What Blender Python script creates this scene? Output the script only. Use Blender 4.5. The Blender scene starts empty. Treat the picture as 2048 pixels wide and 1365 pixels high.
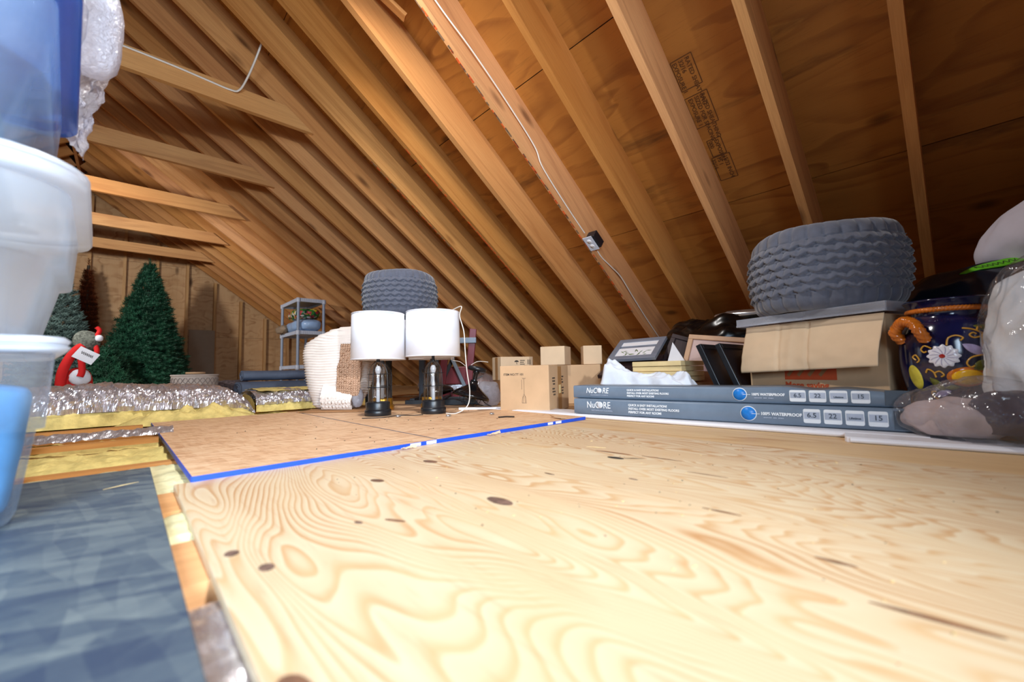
import bpy, bmesh, math, random
from math import sin, cos, pi, radians, sqrt, exp, floor as ffloor
from mathutils import Vector, Matrix, Euler, noise

S = bpy.context.scene
COL = S.collection
rnd = random.Random(7)

# ------------------------------------------------------------------ camera
cam_d = bpy.data.cameras.new('camera')
cam_d.sensor_width = 36.0
cam_d.lens = 14.52
cam_d.clip_start = 0.02
cam = bpy.data.objects.new('camera', cam_d)
COL.objects.link(cam)
R_ = Vector((0.73191, -0.68109, -0.02044)); U_ = Vector((-0.03316, -0.06557, 0.99730)); F_ = Vector((0.68059, 0.72925, 0.07058))
m = Matrix((R_, U_, -F_)).transposed().to_4x4()
m.translation = Vector((0, 0, 0.22))
cam.matrix_world = m
cam_d.dof.use_dof = True
cam_d.dof.focus_distance = 2.1
cam_d.dof.aperture_fstop = 2.4
S.camera = cam

# ------------------------------------------------------------------ light
W = bpy.data.worlds.new('world'); S.world = W
W.use_nodes = True
W.node_tree.nodes['Background'].inputs[0].default_value = (0.55, 0.7, 1.0, 1)
W.node_tree.nodes['Background'].inputs[1].default_value = 0.3


def lamp(kind, name, loc, power, color, target=None, **kw):
    d = bpy.data.lights.new(name, kind)
    d.energy = power; d.color = color
    for k, v in kw.items():
        setattr(d, k, v)
    o = bpy.data.objects.new(name, d); COL.objects.link(o)
    o.location = loc
    if target is not None:
        o.rotation_euler = (Vector(target) - Vector(loc)).to_track_quat('-Z', 'Y').to_euler()
    return o


# photographer's flash beside the camera, ceiling bulb shaped downwards for floor bounce, an added cool fill for the totes
lamp('SPOT', 'flash', (0.16, -0.95, 0.80), 215, (0.92, 0.96, 1.0), (0.80, 2.2, 0.62), spot_size=radians(92), spot_blend=0.9, shadow_soft_size=0.05)
lamp('SPOT', 'ceiling_bulb', (0.35, 1.6, 2.3), 125, (1.0, 0.97, 0.93), (0.65, 1.5, 0.0), spot_size=radians(165), spot_blend=0.5, shadow_soft_size=0.05)
lamp('SPOT', 'gable_fill', (-1.3, 4.2, 1.6), 330, (1.0, 0.97, 0.94), (0.9, 8.6, 0.5), spot_size=radians(95), spot_blend=0.8, shadow_soft_size=0.1)  # added spot without a fixture, brightens the far gable end
lamp('AREA', 'tote_cool_fill', (-0.95, -0.9, 0.85), 40, (0.64, 0.81, 1.0), (-0.2, 0.95, 0.5), size=0.8, spread=radians(110))
S.view_settings.view_transform = 'Standard'
S.view_settings.look = 'None'
S.view_settings.gamma = 1.0
S.view_settings.use_curve_mapping = False
S.view_settings.exposure = -0.06


# ------------------------------------------------------------------ materials
def srgb(r, g, b):
    f = lambda c: (c / 255 / 12.92) if c / 255 <= 0.04045 else ((c / 255 + 0.055) / 1.055) ** 2.4
    return (f(r), f(g), f(b), 1)


class NT:
    """small helper around a material's node tree"""
    def __init__(s, name):
        s.m = bpy.data.materials.new(name); s.m.use_nodes = True
        s.t = s.m.node_tree; s.n = s.t.nodes
        s.b = s.n['Principled BSDF']; s.out = s.n['Material Output']

    def new(s, t, **kw):
        n = s.n.new(t)
        for k, v in kw.items():
            setattr(n, k, v)
        return n

    def link(s, a, b): s.t.links.new(a, b)

    def inp(s, sock, v):
        if hasattr(v, 'is_output') or hasattr(v, 'links'): s.link(v, sock)
        else: sock.default_value = v

    def math(s, op, a, b=0.0, c=0.0):
        n = s.new('ShaderNodeMath', operation=op)
        for i, v in enumerate((a, b, c)): s.inp(n.inputs[i], v)
        return n.outputs[0]

    def mix(s, fac, a, b, mode='MIX'):
        n = s.new('ShaderNodeMix', data_type='RGBA', blend_type=mode)
        s.inp(n.inputs[0], fac); s.inp(n.inputs[6], a); s.inp(n.inputs[7], b)
        return n.outputs[2]

    def ramp(s, fac, stops, interp='LINEAR'):
        n = s.new('ShaderNodeValToRGB'); e = n.color_ramp.elements
        n.color_ramp.interpolation = interp
        while len(e) < len(stops): e.new(0.5)
        for i, (p, c) in enumerate(stops):
            e[i].position = p; e[i].color = c if not isinstance(c, (int, float)) else (c, c, c, 1)
        s.link(fac, n.inputs[0]); return n.outputs[0]

    def coord(s, scale=(1, 1, 1), vary=True, loc=(0, 0, 0)):
        tc = s.new('ShaderNodeTexCoord'); v = tc.outputs['Object']
        mp = s.new('ShaderNodeMapping'); mp.inputs['Scale'].default_value = scale
        if vary:
            oi = s.new('ShaderNodeObjectInfo')
            add = s.new('ShaderNodeVectorMath', operation='MULTIPLY_ADD')
            s.link(oi.outputs['Random'], add.inputs[0]); add.inputs[1].default_value = (17.0, 31.0, 23.0); s.link(v, add.inputs[2]); v = add.outputs[0]
        s.link(v, mp.inputs['Vector']); mp.inputs['Location'].default_value = loc
        return mp.outputs[0]

    def noise(s, vec, scale, detail=3, rough=0.5, dist=0.0):
        n = s.new('ShaderNodeTexNoise'); s.link(vec, n.inputs['Vector'])
        n.inputs['Scale'].default_value = scale; n.inputs['Detail'].default_value = detail
        n.inputs['Roughness'].default_value = rough; n.inputs['Distortion'].default_value = dist
        return n.outputs[0]

    def voro(s, vec, scale, feature='F1', out='Distance'):
        n = s.new('ShaderNodeTexVoronoi', feature=feature); s.link(vec, n.inputs['Vector']); n.inputs['Scale'].default_value = scale
        return n.outputs[out]

    def bump(s, h, strength=0.3, dist=0.01):
        n = s.new('ShaderNodeBump'); n.inputs['Strength'].default_value = strength; n.inputs['Distance'].default_value = dist
        s.link(h, n.inputs['Height']); s.link(n.outputs[0], s.b.inputs['Normal'])

    def fin(s, color=None, rough=0.6, metal=0.0, spec=0.5, **kw):
        if color is not None: s.inp(s.b.inputs['Base Color'], color)
        s.inp(s.b.inputs['Roughness'], rough); s.b.inputs['Metallic'].default_value = metal
        s.b.inputs['Specular IOR Level'].default_value = spec
        for k, v in kw.items(): s.b.inputs[k].default_value = v
        return s.m


def plain(name, c, rough=0.6, metal=0.0, spec=0.5, var=0.06, nscale=12, bump=0.0, **kw):
    t = NT(name); v = t.coord()
    n = t.noise(v, nscale, 4, 0.6)
    lo = tuple(max(0, x * (1 - 2.2 * var)) for x in c[:3]) + (1,); hi = tuple(x * (1 + 1.2 * var) for x in c[:3]) + (1,)
    if bump: t.bump(t.noise(v, nscale * 6, 4, 0.6), bump, 0.004)
    return t.fin(t.ramp(n, [(0.3, lo), (0.7, hi)]), rough, metal, spec, **kw)


def lumber(name, pale, mid, dark, stretch=(0.22, 2.6, 2.6), knots=True, grain=13, rough=0.62):
    """sawn timber whose grain runs along local X"""
    t = NT(name); v = t.coord(stretch)
    w = t.noise(v, 1.6, 3, 0.55, 0.6)
    rings = t.math('SINE', t.math('MULTIPLY', w, grain * 3.0))
    fine = t.noise(t.coord((1.5, 60, 60)), 4, 3, 0.6)
    base = t.ramp(t.noise(t.coord((0.5, 2, 2)), 1.3, 2), [(0.3, mid), (0.68, pale)])
    c = t.mix(t.ramp(rings, [(0.45, 0.0), (1.0, 0.24)]), base, dark)
    c = t.mix(t.ramp(fine, [(0.35, 0.22), (0.62, 0.0)]), c, dark)
    if knots:
        k = t.voro(t.coord((1.6, 5, 5)), 1.0)
        c = t.mix(t.ramp(k, [(0.05, 0.75), (0.15, 0.0)]), c, tuple(x * 0.45 for x in dark[:3]) + (1,))
    oi = t.new('ShaderNodeObjectInfo')
    hs = t.new('ShaderNodeHueSaturation'); t.link(c, hs.inputs['Color'])
    t.inp(hs.inputs['Value'], t.math('MULTIPLY_ADD', oi.outputs['Random'], 0.34, 0.83))
    t.inp(hs.inputs['Saturation'], t.math('MULTIPLY_ADD', oi.outputs['Random'], -0.15, 1.06))
    t.bump(fine, 0.18, 0.003)
    return t.fin(hs.outputs[0], rough, 0, 0.35)


def plywood(name, pale, mid, dark, freq=13.0, warp=1.0, stretch=(3.0, 0.42, 3.0), stain=0.0, knots=0.0, rough=0.5, contrast=1.0):
    """rotary-cut veneer: cathedral contours stretched along local Y"""
    t = NT(name); v = t.coord(stretch)
    h = t.noise(v, 1.0, 3.0, 0.45, 0.4)
    h2 = t.noise(t.coord((1.1, 0.35, 1)), 2.1, 2, 0.5)
    f = t.math('FRACT', t.math('MULTIPLY', t.math('ADD', h, t.math('MULTIPLY', h2, 0.7)), freq * warp))
    band = t.ramp(f, [(0.0, 0.0), (0.55, 0.25), (0.86, 1.0), (0.97, 0.55), (1.0, 0.0)])
    patch = t.ramp(t.noise(t.coord((2.3, 0.5, 1)), 2.4, 4, 0.6, 0.5), [(0.42, 0.0), (0.66, 1.0)])
    c = t.mix(t.math('MULTIPLY', band, 0.5 * contrast), pale, mid)
    c = t.mix(t.math('MULTIPLY', t.math('MULTIPLY', patch, band), 0.55 * contrast), c, dark)
    fl = t.noise(t.coord((40, 2.2, 1)), 3, 4, 0.7)
    c = t.mix(t.ramp(fl, [(0.28, 0.30), (0.45, 0.0)]), c, dark)
    bl = t.noise(t.coord((1.4, 0.8, 1)), 3.0, 3, 0.6)
    c = t.mix(t.ramp(bl, [(0.52, 0.0), (0.75, 0.30)]), c, mid)
    if knots:
        k = t.voro(t.coord((3.0, 1.7, 1)), 1.15)
        c = t.mix(t.ramp(k, [(0.05, knots), (0.13, 0.0)]), c, tuple(x * 0.3 for x in dark[:3]) + (1,))
    if stain:
        st = t.noise(t.coord((3.4, 0.5, 1)), 1.7, 5, 0.65, 0.3)
        c = t.mix(t.ramp(st, [(0.58, 0.0), (0.74, stain)]), c, (0.012, 0.008, 0.005, 1))
    t.bump(f, 0.06, 0.002)
    return t.fin(c, rough, 0, 0.35)


def osb(name, pale, mid, dark, rough=0.55, scale=22.0, fib=(6, 60, 1), fibw=0.25):
    """pressed wood strands"""
    t = NT(name)
    v = t.coord((1, 1, 1)); wv = t.noise(v, 4.0, 2); c = None
    cols = []
    for k, (ang, sc) in enumerate(((0.35, 1.0), (1.45, 1.2), (-0.5, 0.85))):
        tc = t.new('ShaderNodeTexCoord'); mp = t.new('ShaderNodeMapping')
        mp.inputs['Rotation'].default_value = (0, 0, ang); t.link(tc.outputs['Object'], mp.inputs[0])
        mp2 = t.new('ShaderNodeMapping'); mp2.inputs['Scale'].default_value = (0.16, 1.0, 1.0); t.link(mp.outputs[0], mp2.inputs[0])
        cols.append(t.voro(mp2.outputs[0], scale * sc * 1.6, 'F1', 'Color'))
    sx = [t.new('ShaderNodeSeparateColor') for _ in cols]
    for a, b in zip(sx, cols): t.link(b, a.inputs[0])
    val = t.math('ADD', t.math('MULTIPLY', sx[0].outputs[0], 0.5), t.math('ADD', t.math('MULTIPLY', sx[1].outputs[1], 0.3), t.math('MULTIPLY', sx[2].outputs[2], 0.2)))
    fibn = t.noise(t.coord(fib), 3.0, 4, 0.7)
    val = t.math('ADD', t.math('MULTIPLY', val, 0.8), t.math('MULTIPLY', fibn, fibw))
    big = t.noise(v, 2.2, 3)
    col = t.ramp(val, [(0.22, dark), (0.5, mid), (0.82, pale)])
    col = t.mix(t.ramp(big, [(0.35, 0.3), (0.65, 0.0)]), col, mid)
    t.bump(val, 0.12, 0.002)
    return t.fin(col, rough, 0, 0.3)


def film(name, tint, alpha, rough=0.25, translucent=0.4, spec=0.06, wrinkle=0.0, nscale=14):
    """thin clear or milky plastic: part see-through, part scattering, part gloss"""
    t = NT(name); t.n.remove(t.b)
    tr = t.new('ShaderNodeBsdfTransparent'); tr.inputs[0].default_value = (min(1, tint[0] * 0.3 + 0.7), min(1, tint[1] * 0.3 + 0.7), min(1, tint[2] * 0.3 + 0.7), 1)
    df = t.new('ShaderNodeBsdfDiffuse'); df.inputs[0].default_value = tint
    tl = t.new('ShaderNodeBsdfTranslucent'); tl.inputs[0].default_value = tint
    gl = t.new('ShaderNodeBsdfGlossy'); gl.inputs['Roughness'].default_value = rough
    a = t.new('ShaderNodeMixShader'); a.inputs[0].default_value = translucent; t.link(df.outputs[0], a.inputs[1]); t.link(tl.outputs[0], a.inputs[2])
    b = t.new('ShaderNodeMixShader'); t.link(a.outputs[0], b.inputs[1]); t.link(tr.outputs[0], b.inputs[2])
    v = t.coord()
    nz = t.noise(v, nscale * 0.4, 3)
    t.link(t.ramp(nz, [(0.3, max(0, alpha - 0.08)), (0.7, min(1, alpha + 0.08))]), b.inputs[0])
    c = t.new('ShaderNodeMixShader'); lw = t.new('ShaderNodeLayerWeight'); lw.inputs[0].default_value = 0.5
    t.link(t.math('MULTIPLY_ADD', t.math('POWER', lw.outputs['Facing'], 3.0), min(0.9, spec * 4), 0.035 + spec * 0.2), c.inputs[0]); t.link(b.outputs[0], c.inputs[1]); t.link(gl.outputs[0], c.inputs[2])
    if wrinkle:
        bm_ = t.new('ShaderNodeBump'); bm_.inputs['Strength'].default_value = wrinkle; bm_.inputs['Distance'].default_value = 0.01
        t.link(t.noise(v, nscale, 3, 0.6, 1.0), bm_.inputs['Height'])
        t.link(bm_.outputs[0], gl.inputs['Normal']); t.link(bm_.outputs[0], df.inputs['Normal'])
    t.link(c.outputs[0], t.out.inputs[0])
    return t.m


def foil_mat(name):
    t = NT(name); v = t.coord((1, 1, 1))
    n1 = t.noise(t.coord((40, 12, 12)), 2.0, 3, 0.6, 1.0)
    t.bump(n1, 0.25, 0.01)
    return t.fin(t.ramp(n1, [(0.35, srgb(206, 198, 202)), (0.65, srgb(240, 240, 246))]), 0.26, 0.75, 0.5)


M = {}
M['rafter'] = lumber('rafter_wood', srgb(224, 166, 104), srgb(204, 140, 80), srgb(150, 86, 42))
M['tie'] = lumber('tie_wood', srgb(222, 168, 104), srgb(198, 136, 74), srgb(140, 82, 38))
M['stud'] = lumber('stud_wood', srgb(216, 172, 116), srgb(196, 148, 92), srgb(150, 100, 54))
M['joist'] = lumber('joist_wood', srgb(228, 170, 108), srgb(214, 150, 84), srgb(170, 104, 50))
M['sheath'] = plywood('sheathing_wood', srgb(178, 118, 52), srgb(158, 98, 40), srgb(112, 62, 22), stain=0.75, knots=0.7, freq=9, rough=0.6, stretch=(2.2, 0.5, 2))
M['gable'] = plywood('gable_wood', srgb(206, 168, 124), srgb(190, 146, 98), srgb(140, 92, 52), knots=0.8, freq=9, rough=0.7, stretch=(0.5, 1, 3))
M['ply'] = plywood('plywood_floor', srgb(226, 205, 170), srgb(213, 168, 112), srgb(180, 118, 64), freq=62, rough=0.45, contrast=1.3, stretch=(3.4, 0.8, 3.0))
M['ply2'] = plywood('plywood_floor_old', srgb(226, 192, 142), srgb(206, 158, 100), srgb(166, 108, 60), freq=11, rough=0.5)
M['osb'] = osb('osb_tan', srgb(240, 206, 168), srgb(228, 184, 142), srgb(190, 140, 102), scale=60)
M['osb_blue'] = osb('osb_bluegrey', srgb(116, 126, 128), srgb(82, 95, 106), srgb(54, 68, 90), scale=26, fib=(14, 22, 1), fibw=0.3)
M['knot'] = plain('knot_wood', srgb(120, 92, 78), 0.6, var=0.3, nscale=60)
M['resin'] = plain('resin_streak', srgb(128, 88, 62), 0.55, var=0.25, nscale=50)
M['bluepaint'] = plain('blue_edge_paint', srgb(18, 78, 206), 0.5, var=0.08)
M['whiteink'] = plain('white_print', srgb(232, 236, 240), 0.5, var=0.03)
M['foil'] = foil_mat('foil_facing')
M['fibre'] = plain('fibreglass', srgb(244, 222, 142), 0.95, spec=0.05, var=0.14, nscale=18, bump=0.7)
M['fibre2'] = plain('fibreglass_pale', srgb(240, 230, 180), 0.95, spec=0.05, var=0.12, nscale=14, bump=0.7)
M['under'] = plain('ceiling_board', srgb(170, 150, 120), 0.9)
M['felt'] = plain('roof_underlay', srgb(60, 42, 28), 0.9)
M['card'] = plain('cardboard', srgb(208, 172, 134), 0.75, spec=0.2, var=0.05, nscale=5)
M['card_pale'] = plain('cardboard_pale', srgb(224, 196, 162), 0.75, spec=0.2, var=0.05, nscale=5)
M['card_dark'] = plain('cardboard_dark', srgb(168, 124, 84), 0.75, spec=0.2, var=0.06, nscale=5)
M['tape'] = plain('packing_tape', srgb(176, 130, 82), 0.3, var=0.05)
M['ink'] = plain('black_ink', srgb(66, 56, 48), 0.7, var=0.05)
M['orangeink'] = plain('orange_print', srgb(206, 84, 42), 0.6, var=0.05)
M['black'] = plain('black_metal', srgb(30, 32, 36), 0.35, spec=0.5, var=0.1)
M['blackgloss'] = plain('black_enamel', srgb(20, 21, 24), 0.15, spec=0.6, var=0.1)
M['chrome'] = plain('chrome', srgb(190, 192, 196), 0.2, metal=0.9, var=0.05)
M['frost'] = plain('frosted_tube', srgb(206, 208, 212), 0.25, spec=0.7, var=0.05)
M['brass'] = plain('brass', srgb(214, 160, 60), 0.3, metal=0.8, var=0.08)
M['shade'] = plain('white_shade', srgb(240, 242, 248), 0.55, spec=0.3, var=0.02)
M['cream'] = plain('cream_wrap', srgb(240, 228, 218), 0.8, spec=0.2, var=0.04)
M['taupe'] = plain('taupe_board', srgb(196, 158, 130), 0.8, spec=0.2, var=0.06)
M['velvet'] = plain('grey_velvet', srgb(94, 98, 112), 0.9, spec=0.15, var=0.08, nscale=30)
M['velvet'].node_tree.nodes['Principled BSDF'].inputs['Sheen Weight'].default_value = 0.5
M['tray'] = film('acrylic', srgb(226, 232, 244), 0.72, 0.08, 0.3, 0.18)
M['blackbag'] = plain('black_bag_plastic', srgb(10, 10, 12), 0.25, spec=0.4, var=0.1)
M['navybag'] = plain('navy_bag_plastic', srgb(20, 30, 44), 0.22, spec=0.6, var=0.1)
M['greentape'] = plain('green_tape', srgb(110, 206, 36), 0.5, var=0.04)
M['navyglaze'] = plain('navy_glaze', srgb(18, 22, 62), 0.12, spec=0.6, var=0.3, nscale=9)
M['orangeglaze'] = plain('orange_glaze', srgb(206, 112, 30), 0.15, spec=0.6, var=0.18, nscale=25)
M['yellowglaze'] = plain('yellow_glaze', srgb(236, 178, 30), 0.15, spec=0.6, var=0.15, nscale=25)
M['ochreglaze'] = plain('ochre_glaze', srgb(206, 152, 52), 0.2, spec=0.6, var=0.12, nscale=30)
M['lemonglaze'] = plain('pale_lemon_glaze', srgb(222, 206, 70), 0.15, spec=0.6, var=0.15, nscale=25)
M['greenglaze'] = plain('olive_glaze', srgb(110, 112, 40), 0.15, spec=0.6, var=0.3, nscale=30)
M['lilacglaze'] = plain('lilac_glaze', srgb(176, 164, 206), 0.15, spec=0.6, var=0.15, nscale=30)
M['whiteglaze'] = plain('white_glaze', srgb(230, 228, 236), 0.15, spec=0.6, var=0.05)
M['redglaze'] = plain('red_glaze', srgb(170, 36, 30), 0.15, spec=0.6)
M['clearbag'] = film('clear_bag', srgb(232, 232, 238), 0.92, 0.10, 0.5, 0.14, 1.0, 22)
M['mauve'] = plain('mauve_cloth', srgb(184, 166, 164), 0.85, var=0.1)
M['plum'] = plain('dark_plum_cloth', srgb(66, 56, 66), 0.8, var=0.15)
M['whitecloth'] = plain('white_cloth', srgb(226, 232, 242), 0.8, var=0.03, bump=0.1, nscale=20)
M['offwhite'] = plain('grey_white_cloth', srgb(220, 226, 232), 0.85, var=0.06)
M['pillow'] = plain('lilac_white_cloth', srgb(206, 202, 216), 0.85, var=0.03)
M['trim'] = plain('white_painted_trim', srgb(236, 234, 238), 0.4, var=0.02)
M['slate'] = plain('slate_print', srgb(112, 128, 146), 0.3, spec=0.5, var=0.06)
M['slate_dark'] = plain('slate_print_dark', srgb(66, 78, 92), 0.35, spec=0.5, var=0.1)
M['bluedot'] = plain('blue_print', srgb(22, 126, 214), 0.4, var=0.12, nscale=60)
M['greyink'] = plain('pale_grey_print', srgb(176, 186, 204), 0.4, var=0.08)
M['canvas'] = plain('cream_canvas', srgb(232, 208, 154), 0.8, var=0.04)
M['frame_grey'] = plain('grey_frame', srgb(122, 128, 142), 0.4, var=0.05)
M['frame_brown'] = plain('espresso_frame', srgb(52, 38, 40), 0.4, var=0.1)
M['frame_tan'] = plain('tan_frame', srgb(200, 158, 122), 0.5, var=0.06)
M['frame_black'] = plain('black_frame', srgb(24, 28, 34), 0.3, var=0.1)
M['mat_white'] = plain('white_mat', srgb(236, 236, 240), 0.6, var=0.02)
M['art_mauve'] = plain('mauve_print', srgb(206, 178, 172), 0.6, var=0.05)
M['art_lilac'] = plain('lilac_print', srgb(172, 146, 158), 0.6, var=0.06)
M['leafpaint'] = plain('green_paint', srgb(110, 130, 70), 0.6, var=0.2)
M['wallbrown'] = plain('grey_brown_board', srgb(150, 132, 112), 0.8, var=0.03)
M['maroon'] = plain('maroon_plastic', srgb(116, 26, 38), 0.4, var=0.06)
M['steelgrey'] = plain('steel_grey', srgb(116, 126, 138), 0.4, metal=0.2, var=0.06)
M['charcoal'] = plain('charcoal_metal', srgb(44, 48, 56), 0.4, var=0.1)
M['shelfgrey'] = plain('grey_shelf_plastic', srgb(186, 192, 206), 0.5, var=0.03)
M['postgrey'] = plain('grey_post_plastic', srgb(140, 152, 172), 0.45, var=0.03)
M['bluebag'] = plain('blue_plastic_bag', srgb(158, 190, 232), 0.3, var=0.06)
M['needle'] = plain('pine_needles', srgb(32, 78, 56), 0.6, spec=0.3, var=0.3, nscale=6)
M['needle_frost'] = plain('frosted_needles', srgb(104, 128, 122), 0.7, spec=0.2, var=0.3, nscale=6)
M['needle_rust'] = plain('rust_needles', srgb(108, 52, 24), 0.8, spec=0.2, var=0.3, nscale=6)
M['trunk'] = plain('tree_pole', srgb(60, 50, 36), 0.6)
M['red'] = plain('red_felt', srgb(206, 22, 22), 0.85, var=0.05)
M['fluff'] = plain('white_fleece', srgb(228, 230, 238), 0.95, var=0.04, bump=0.8, nscale=40)
M['paper'] = plain('white_paper', srgb(226, 228, 236), 0.7, var=0.02)
M['tweed'] = plain('grey_tweed', srgb(104, 108, 98), 0.9, var=0.35, nscale=60)
M['rugblue'] = plain('blue_grey_mat', srgb(112, 130, 158), 0.75, var=0.06)
M['basket'] = plain('pale_basket', srgb(214, 206, 200), 0.8, var=0.06)
M['basketline'] = plain('grey_basket_weave', srgb(150, 140, 136), 0.8, var=0.06)
M['cable'] = plain('white_cable', srgb(226, 220, 210), 0.45, var=0.02)
M['outletblack'] = plain('black_box_plastic', srgb(24, 28, 36), 0.35)
M['outletwhite'] = plain('white_plate', srgb(208, 216, 232), 0.35, var=0.02)
M['tote_low'] = film('clear_low_tote', srgb(226, 236, 246), 0.72, 0.25, 0.7, 0.05)
M['tote'] = film('milky_tote', srgb(236, 243, 250), 0.48, 0.25, 0.7, 0.05)
M['tote_blue'] = film('clear_tote', srgb(206, 228, 248), 0.64, 0.25, 0.7, 0.05)
M['totelid'] = film('milky_lid', srgb(236, 242, 250), 0.1, 0.3, 0.5, 0.1)
M['bluelid'] = film('blue_lid', srgb(40, 120, 214), 0.25, 0.25, 0.5, 0.12)
M['bluecloth'] = plain('blue_cloth', srgb(70, 146, 204), 0.85, var=0.2, nscale=10)
M['paleblue'] = plain('pale_blue_cloth', srgb(150, 196, 230), 0.85, var=0.12, nscale=10)
M['stick'] = plain('pale_stick', srgb(230, 226, 214), 0.6)
M['bubble'] = film('bubble_wrap', srgb(232, 232, 242), 0.3, 0.15, 0.5, 0.12, 1.0, 90)
M['bulbglass'] = film('lamp_glass', srgb(225, 228, 230), 1.08, 0.04, 0.2, 0.10)
M['orangemark'] = plain('orange_crayon', srgb(226, 96, 38), 0.7, var=0.2, nscale=30)
M['greymark'] = plain('grey_print', srgb(132, 104, 78), 0.7, var=0.2, nscale=30)
M['stamp'] = plain('brown_ink_stamp', srgb(98, 58, 22), 0.8, var=0.2, nscale=40)
M['dirt'] = plain('dark_debris', srgb(48, 38, 30), 0.9, var=0.3)
M['splinter'] = plain('pale_splinter', srgb(238, 210, 150), 0.7, var=0.1)
M['silver'] = plain('silver_bits', srgb(200, 204, 210), 0.2, metal=0.8)


# ------------------------------------------------------------------ mesh helpers
class MB:
    def __init__(s): s.v = []; s.f = []; s.smooth = []

    def add(s, vs, fs, smooth=False):
        o = len(s.v); s.v += [tuple(v) for v in vs]; s.f += [tuple(i + o for i in f) for f in fs]; s.smooth += [smooth] * len(fs)
        return s

    def box(s, c, size, rot=None):
        x, y, z = (k / 2 for k in size)
        vs = [Vector((a * x, b * y, d * z)) for d in (-1, 1) for b in (-1, 1) for a in (-1, 1)]
        if rot is not None:
            R = rot if isinstance(rot, Matrix) else Euler(rot).to_matrix()
            vs = [R @ v for v in vs]
        return s.add([v + Vector(c) for v in vs], [(0, 2, 3, 1), (4, 5, 7, 6), (0, 1, 5, 4), (2, 6, 7, 3), (0, 4, 6, 2), (1, 3, 7, 5)])

    def loft(s, rings, cap=(True, True), closed=True, smooth=True):
        n = len(rings[0]); vs = [p for r in rings for p in r]; fs = []
        for i in range(len(rings) - 1):
            for j in range(n if closed else n - 1):
                k = (j + 1) % n
                fs.append((i * n + j, i * n + k, (i + 1) * n + k, (i + 1) * n + j))
        s.add(vs, fs, smooth)
        if cap[0] and closed: s.add(rings[0], [tuple(reversed(range(n)))])
        if cap[1] and closed: s.add(rings[-1], [tuple(range(n))])
        return s

    def lathe(s, prof, n=40, c=(0, 0, 0), cap=(True, True), smooth=True):
        return s.loft([[(c[0] + r * cos(2 * pi * j / n), c[1] + r * sin(2 * pi * j / n), c[2] + z) for j in range(n)] for r, z in prof], cap, True, smooth)

    def tube(s, pts, r, n=8, taper=None):
        pts = [Vector(p) for p in pts]; rings = []; up = None
        for i, p in enumerate(pts):
            t = (pts[min(i + 1, len(pts) - 1)] - pts[max(i - 1, 0)]).normalized()
            if up is None:
                up = t.orthogonal().normalized()
            up = (up - t * up.dot(t))
            up = up.normalized() if up.length > 1e-6 else t.orthogonal().normalized()
            b = t.cross(up); rr = r if taper is None else r * taper(i / (len(pts) - 1))
            rings.append([p + (up * cos(2 * pi * j / n) + b * sin(2 * pi * j / n)) * rr for j in range(n)])
        return s.loft(rings)

    def prism(s, poly, y0, y1, axis='y'):
        f = {'y': lambda a, b, t: (a, t, b), 'z': lambda a, b, t: (a, b, t), 'x': lambda a, b, t: (t, a, b)}[axis]
        n = len(poly)
        vs = [f(a, b, y0) for a, b in poly] + [f(a, b, y1) for a, b in poly]
        fs = [tuple(range(n)), tuple(range(2 * n - 1, n - 1, -1))] + [(i, i + n, (i + 1) % n + n, (i + 1) % n) for i in range(n)]
        return s.add(vs, fs)

    def grid(s, fn, nu, nv, smooth=True):
        vs = [fn(i / nu, j / nv) for j in range(nv + 1) for i in range(nu + 1)]
        fs = [(j * (nu + 1) + i, j * (nu + 1) + i + 1, (j + 1) * (nu + 1) + i + 1, (j + 1) * (nu + 1) + i) for j in range(nv) for i in range(nu)]
        return s.add(vs, fs, smooth)

    def mesh(s, name, bevel=0.0, seg=2, fix=True):
        me = bpy.data.meshes.new(name); me.from_pydata(s.v, [], s.f)
        me.polygons.foreach_set('use_smooth', s.smooth)
        if bevel or fix:
            bm = bmesh.new(); bm.from_mesh(me)
            if bevel:
                es = [e for e in bm.edges if len(e.link_faces) == 2 and e.calc_face_angle(0) > 0.6]
                bmesh.ops.bevel(bm, geom=es, offset=bevel, segments=seg, affect='EDGES', profile=0.5)
            bmesh.ops.recalc_face_normals(bm, faces=bm.faces)
            bm.to_mesh(me); bm.free()
        me.update(); return me


def link(name, data, mat=None, parent=None, loc=(0, 0, 0), rot=(0, 0, 0)):
    if mat is not None and data is not None and not data.materials: data.materials.append(M[mat] if isinstance(mat, str) else mat)
    o = bpy.data.objects.new(name, data); COL.objects.link(o)
    o.location = loc; o.rotation_euler = rot
    if parent is not None: o.parent = parent
    return o


def obj(name, mb, mat, parent=None, loc=(0, 0, 0), rot=(0, 0, 0), bevel=0.0, seg=2, fix=True):
    return link(name, mb.mesh(name, bevel, seg, fix), mat, parent, loc, rot)


def tag(o, label, cat, group=None, kind=None):
    if label: o['label'] = label
    if cat: o['category'] = cat
    if group: o['group'] = group
    if kind: o['kind'] = kind
    return o


def thing(name, label, cat, loc=(0, 0, 0), rz=0.0, group=None, rot=None):
    o = bpy.data.objects.new(name, None); COL.objects.link(o); o.empty_display_size = 0.05
    o.location = loc; o.rotation_euler = rot if rot is not None else (0, 0, rz)
    return tag(o, label, cat, group)


def copy_tree(o, parent=None):
    c = o.copy(); COL.objects.link(c)
    if parent is not None: c.parent = parent
    for ch in o.children: copy_tree(ch, c)
    return c


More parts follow.
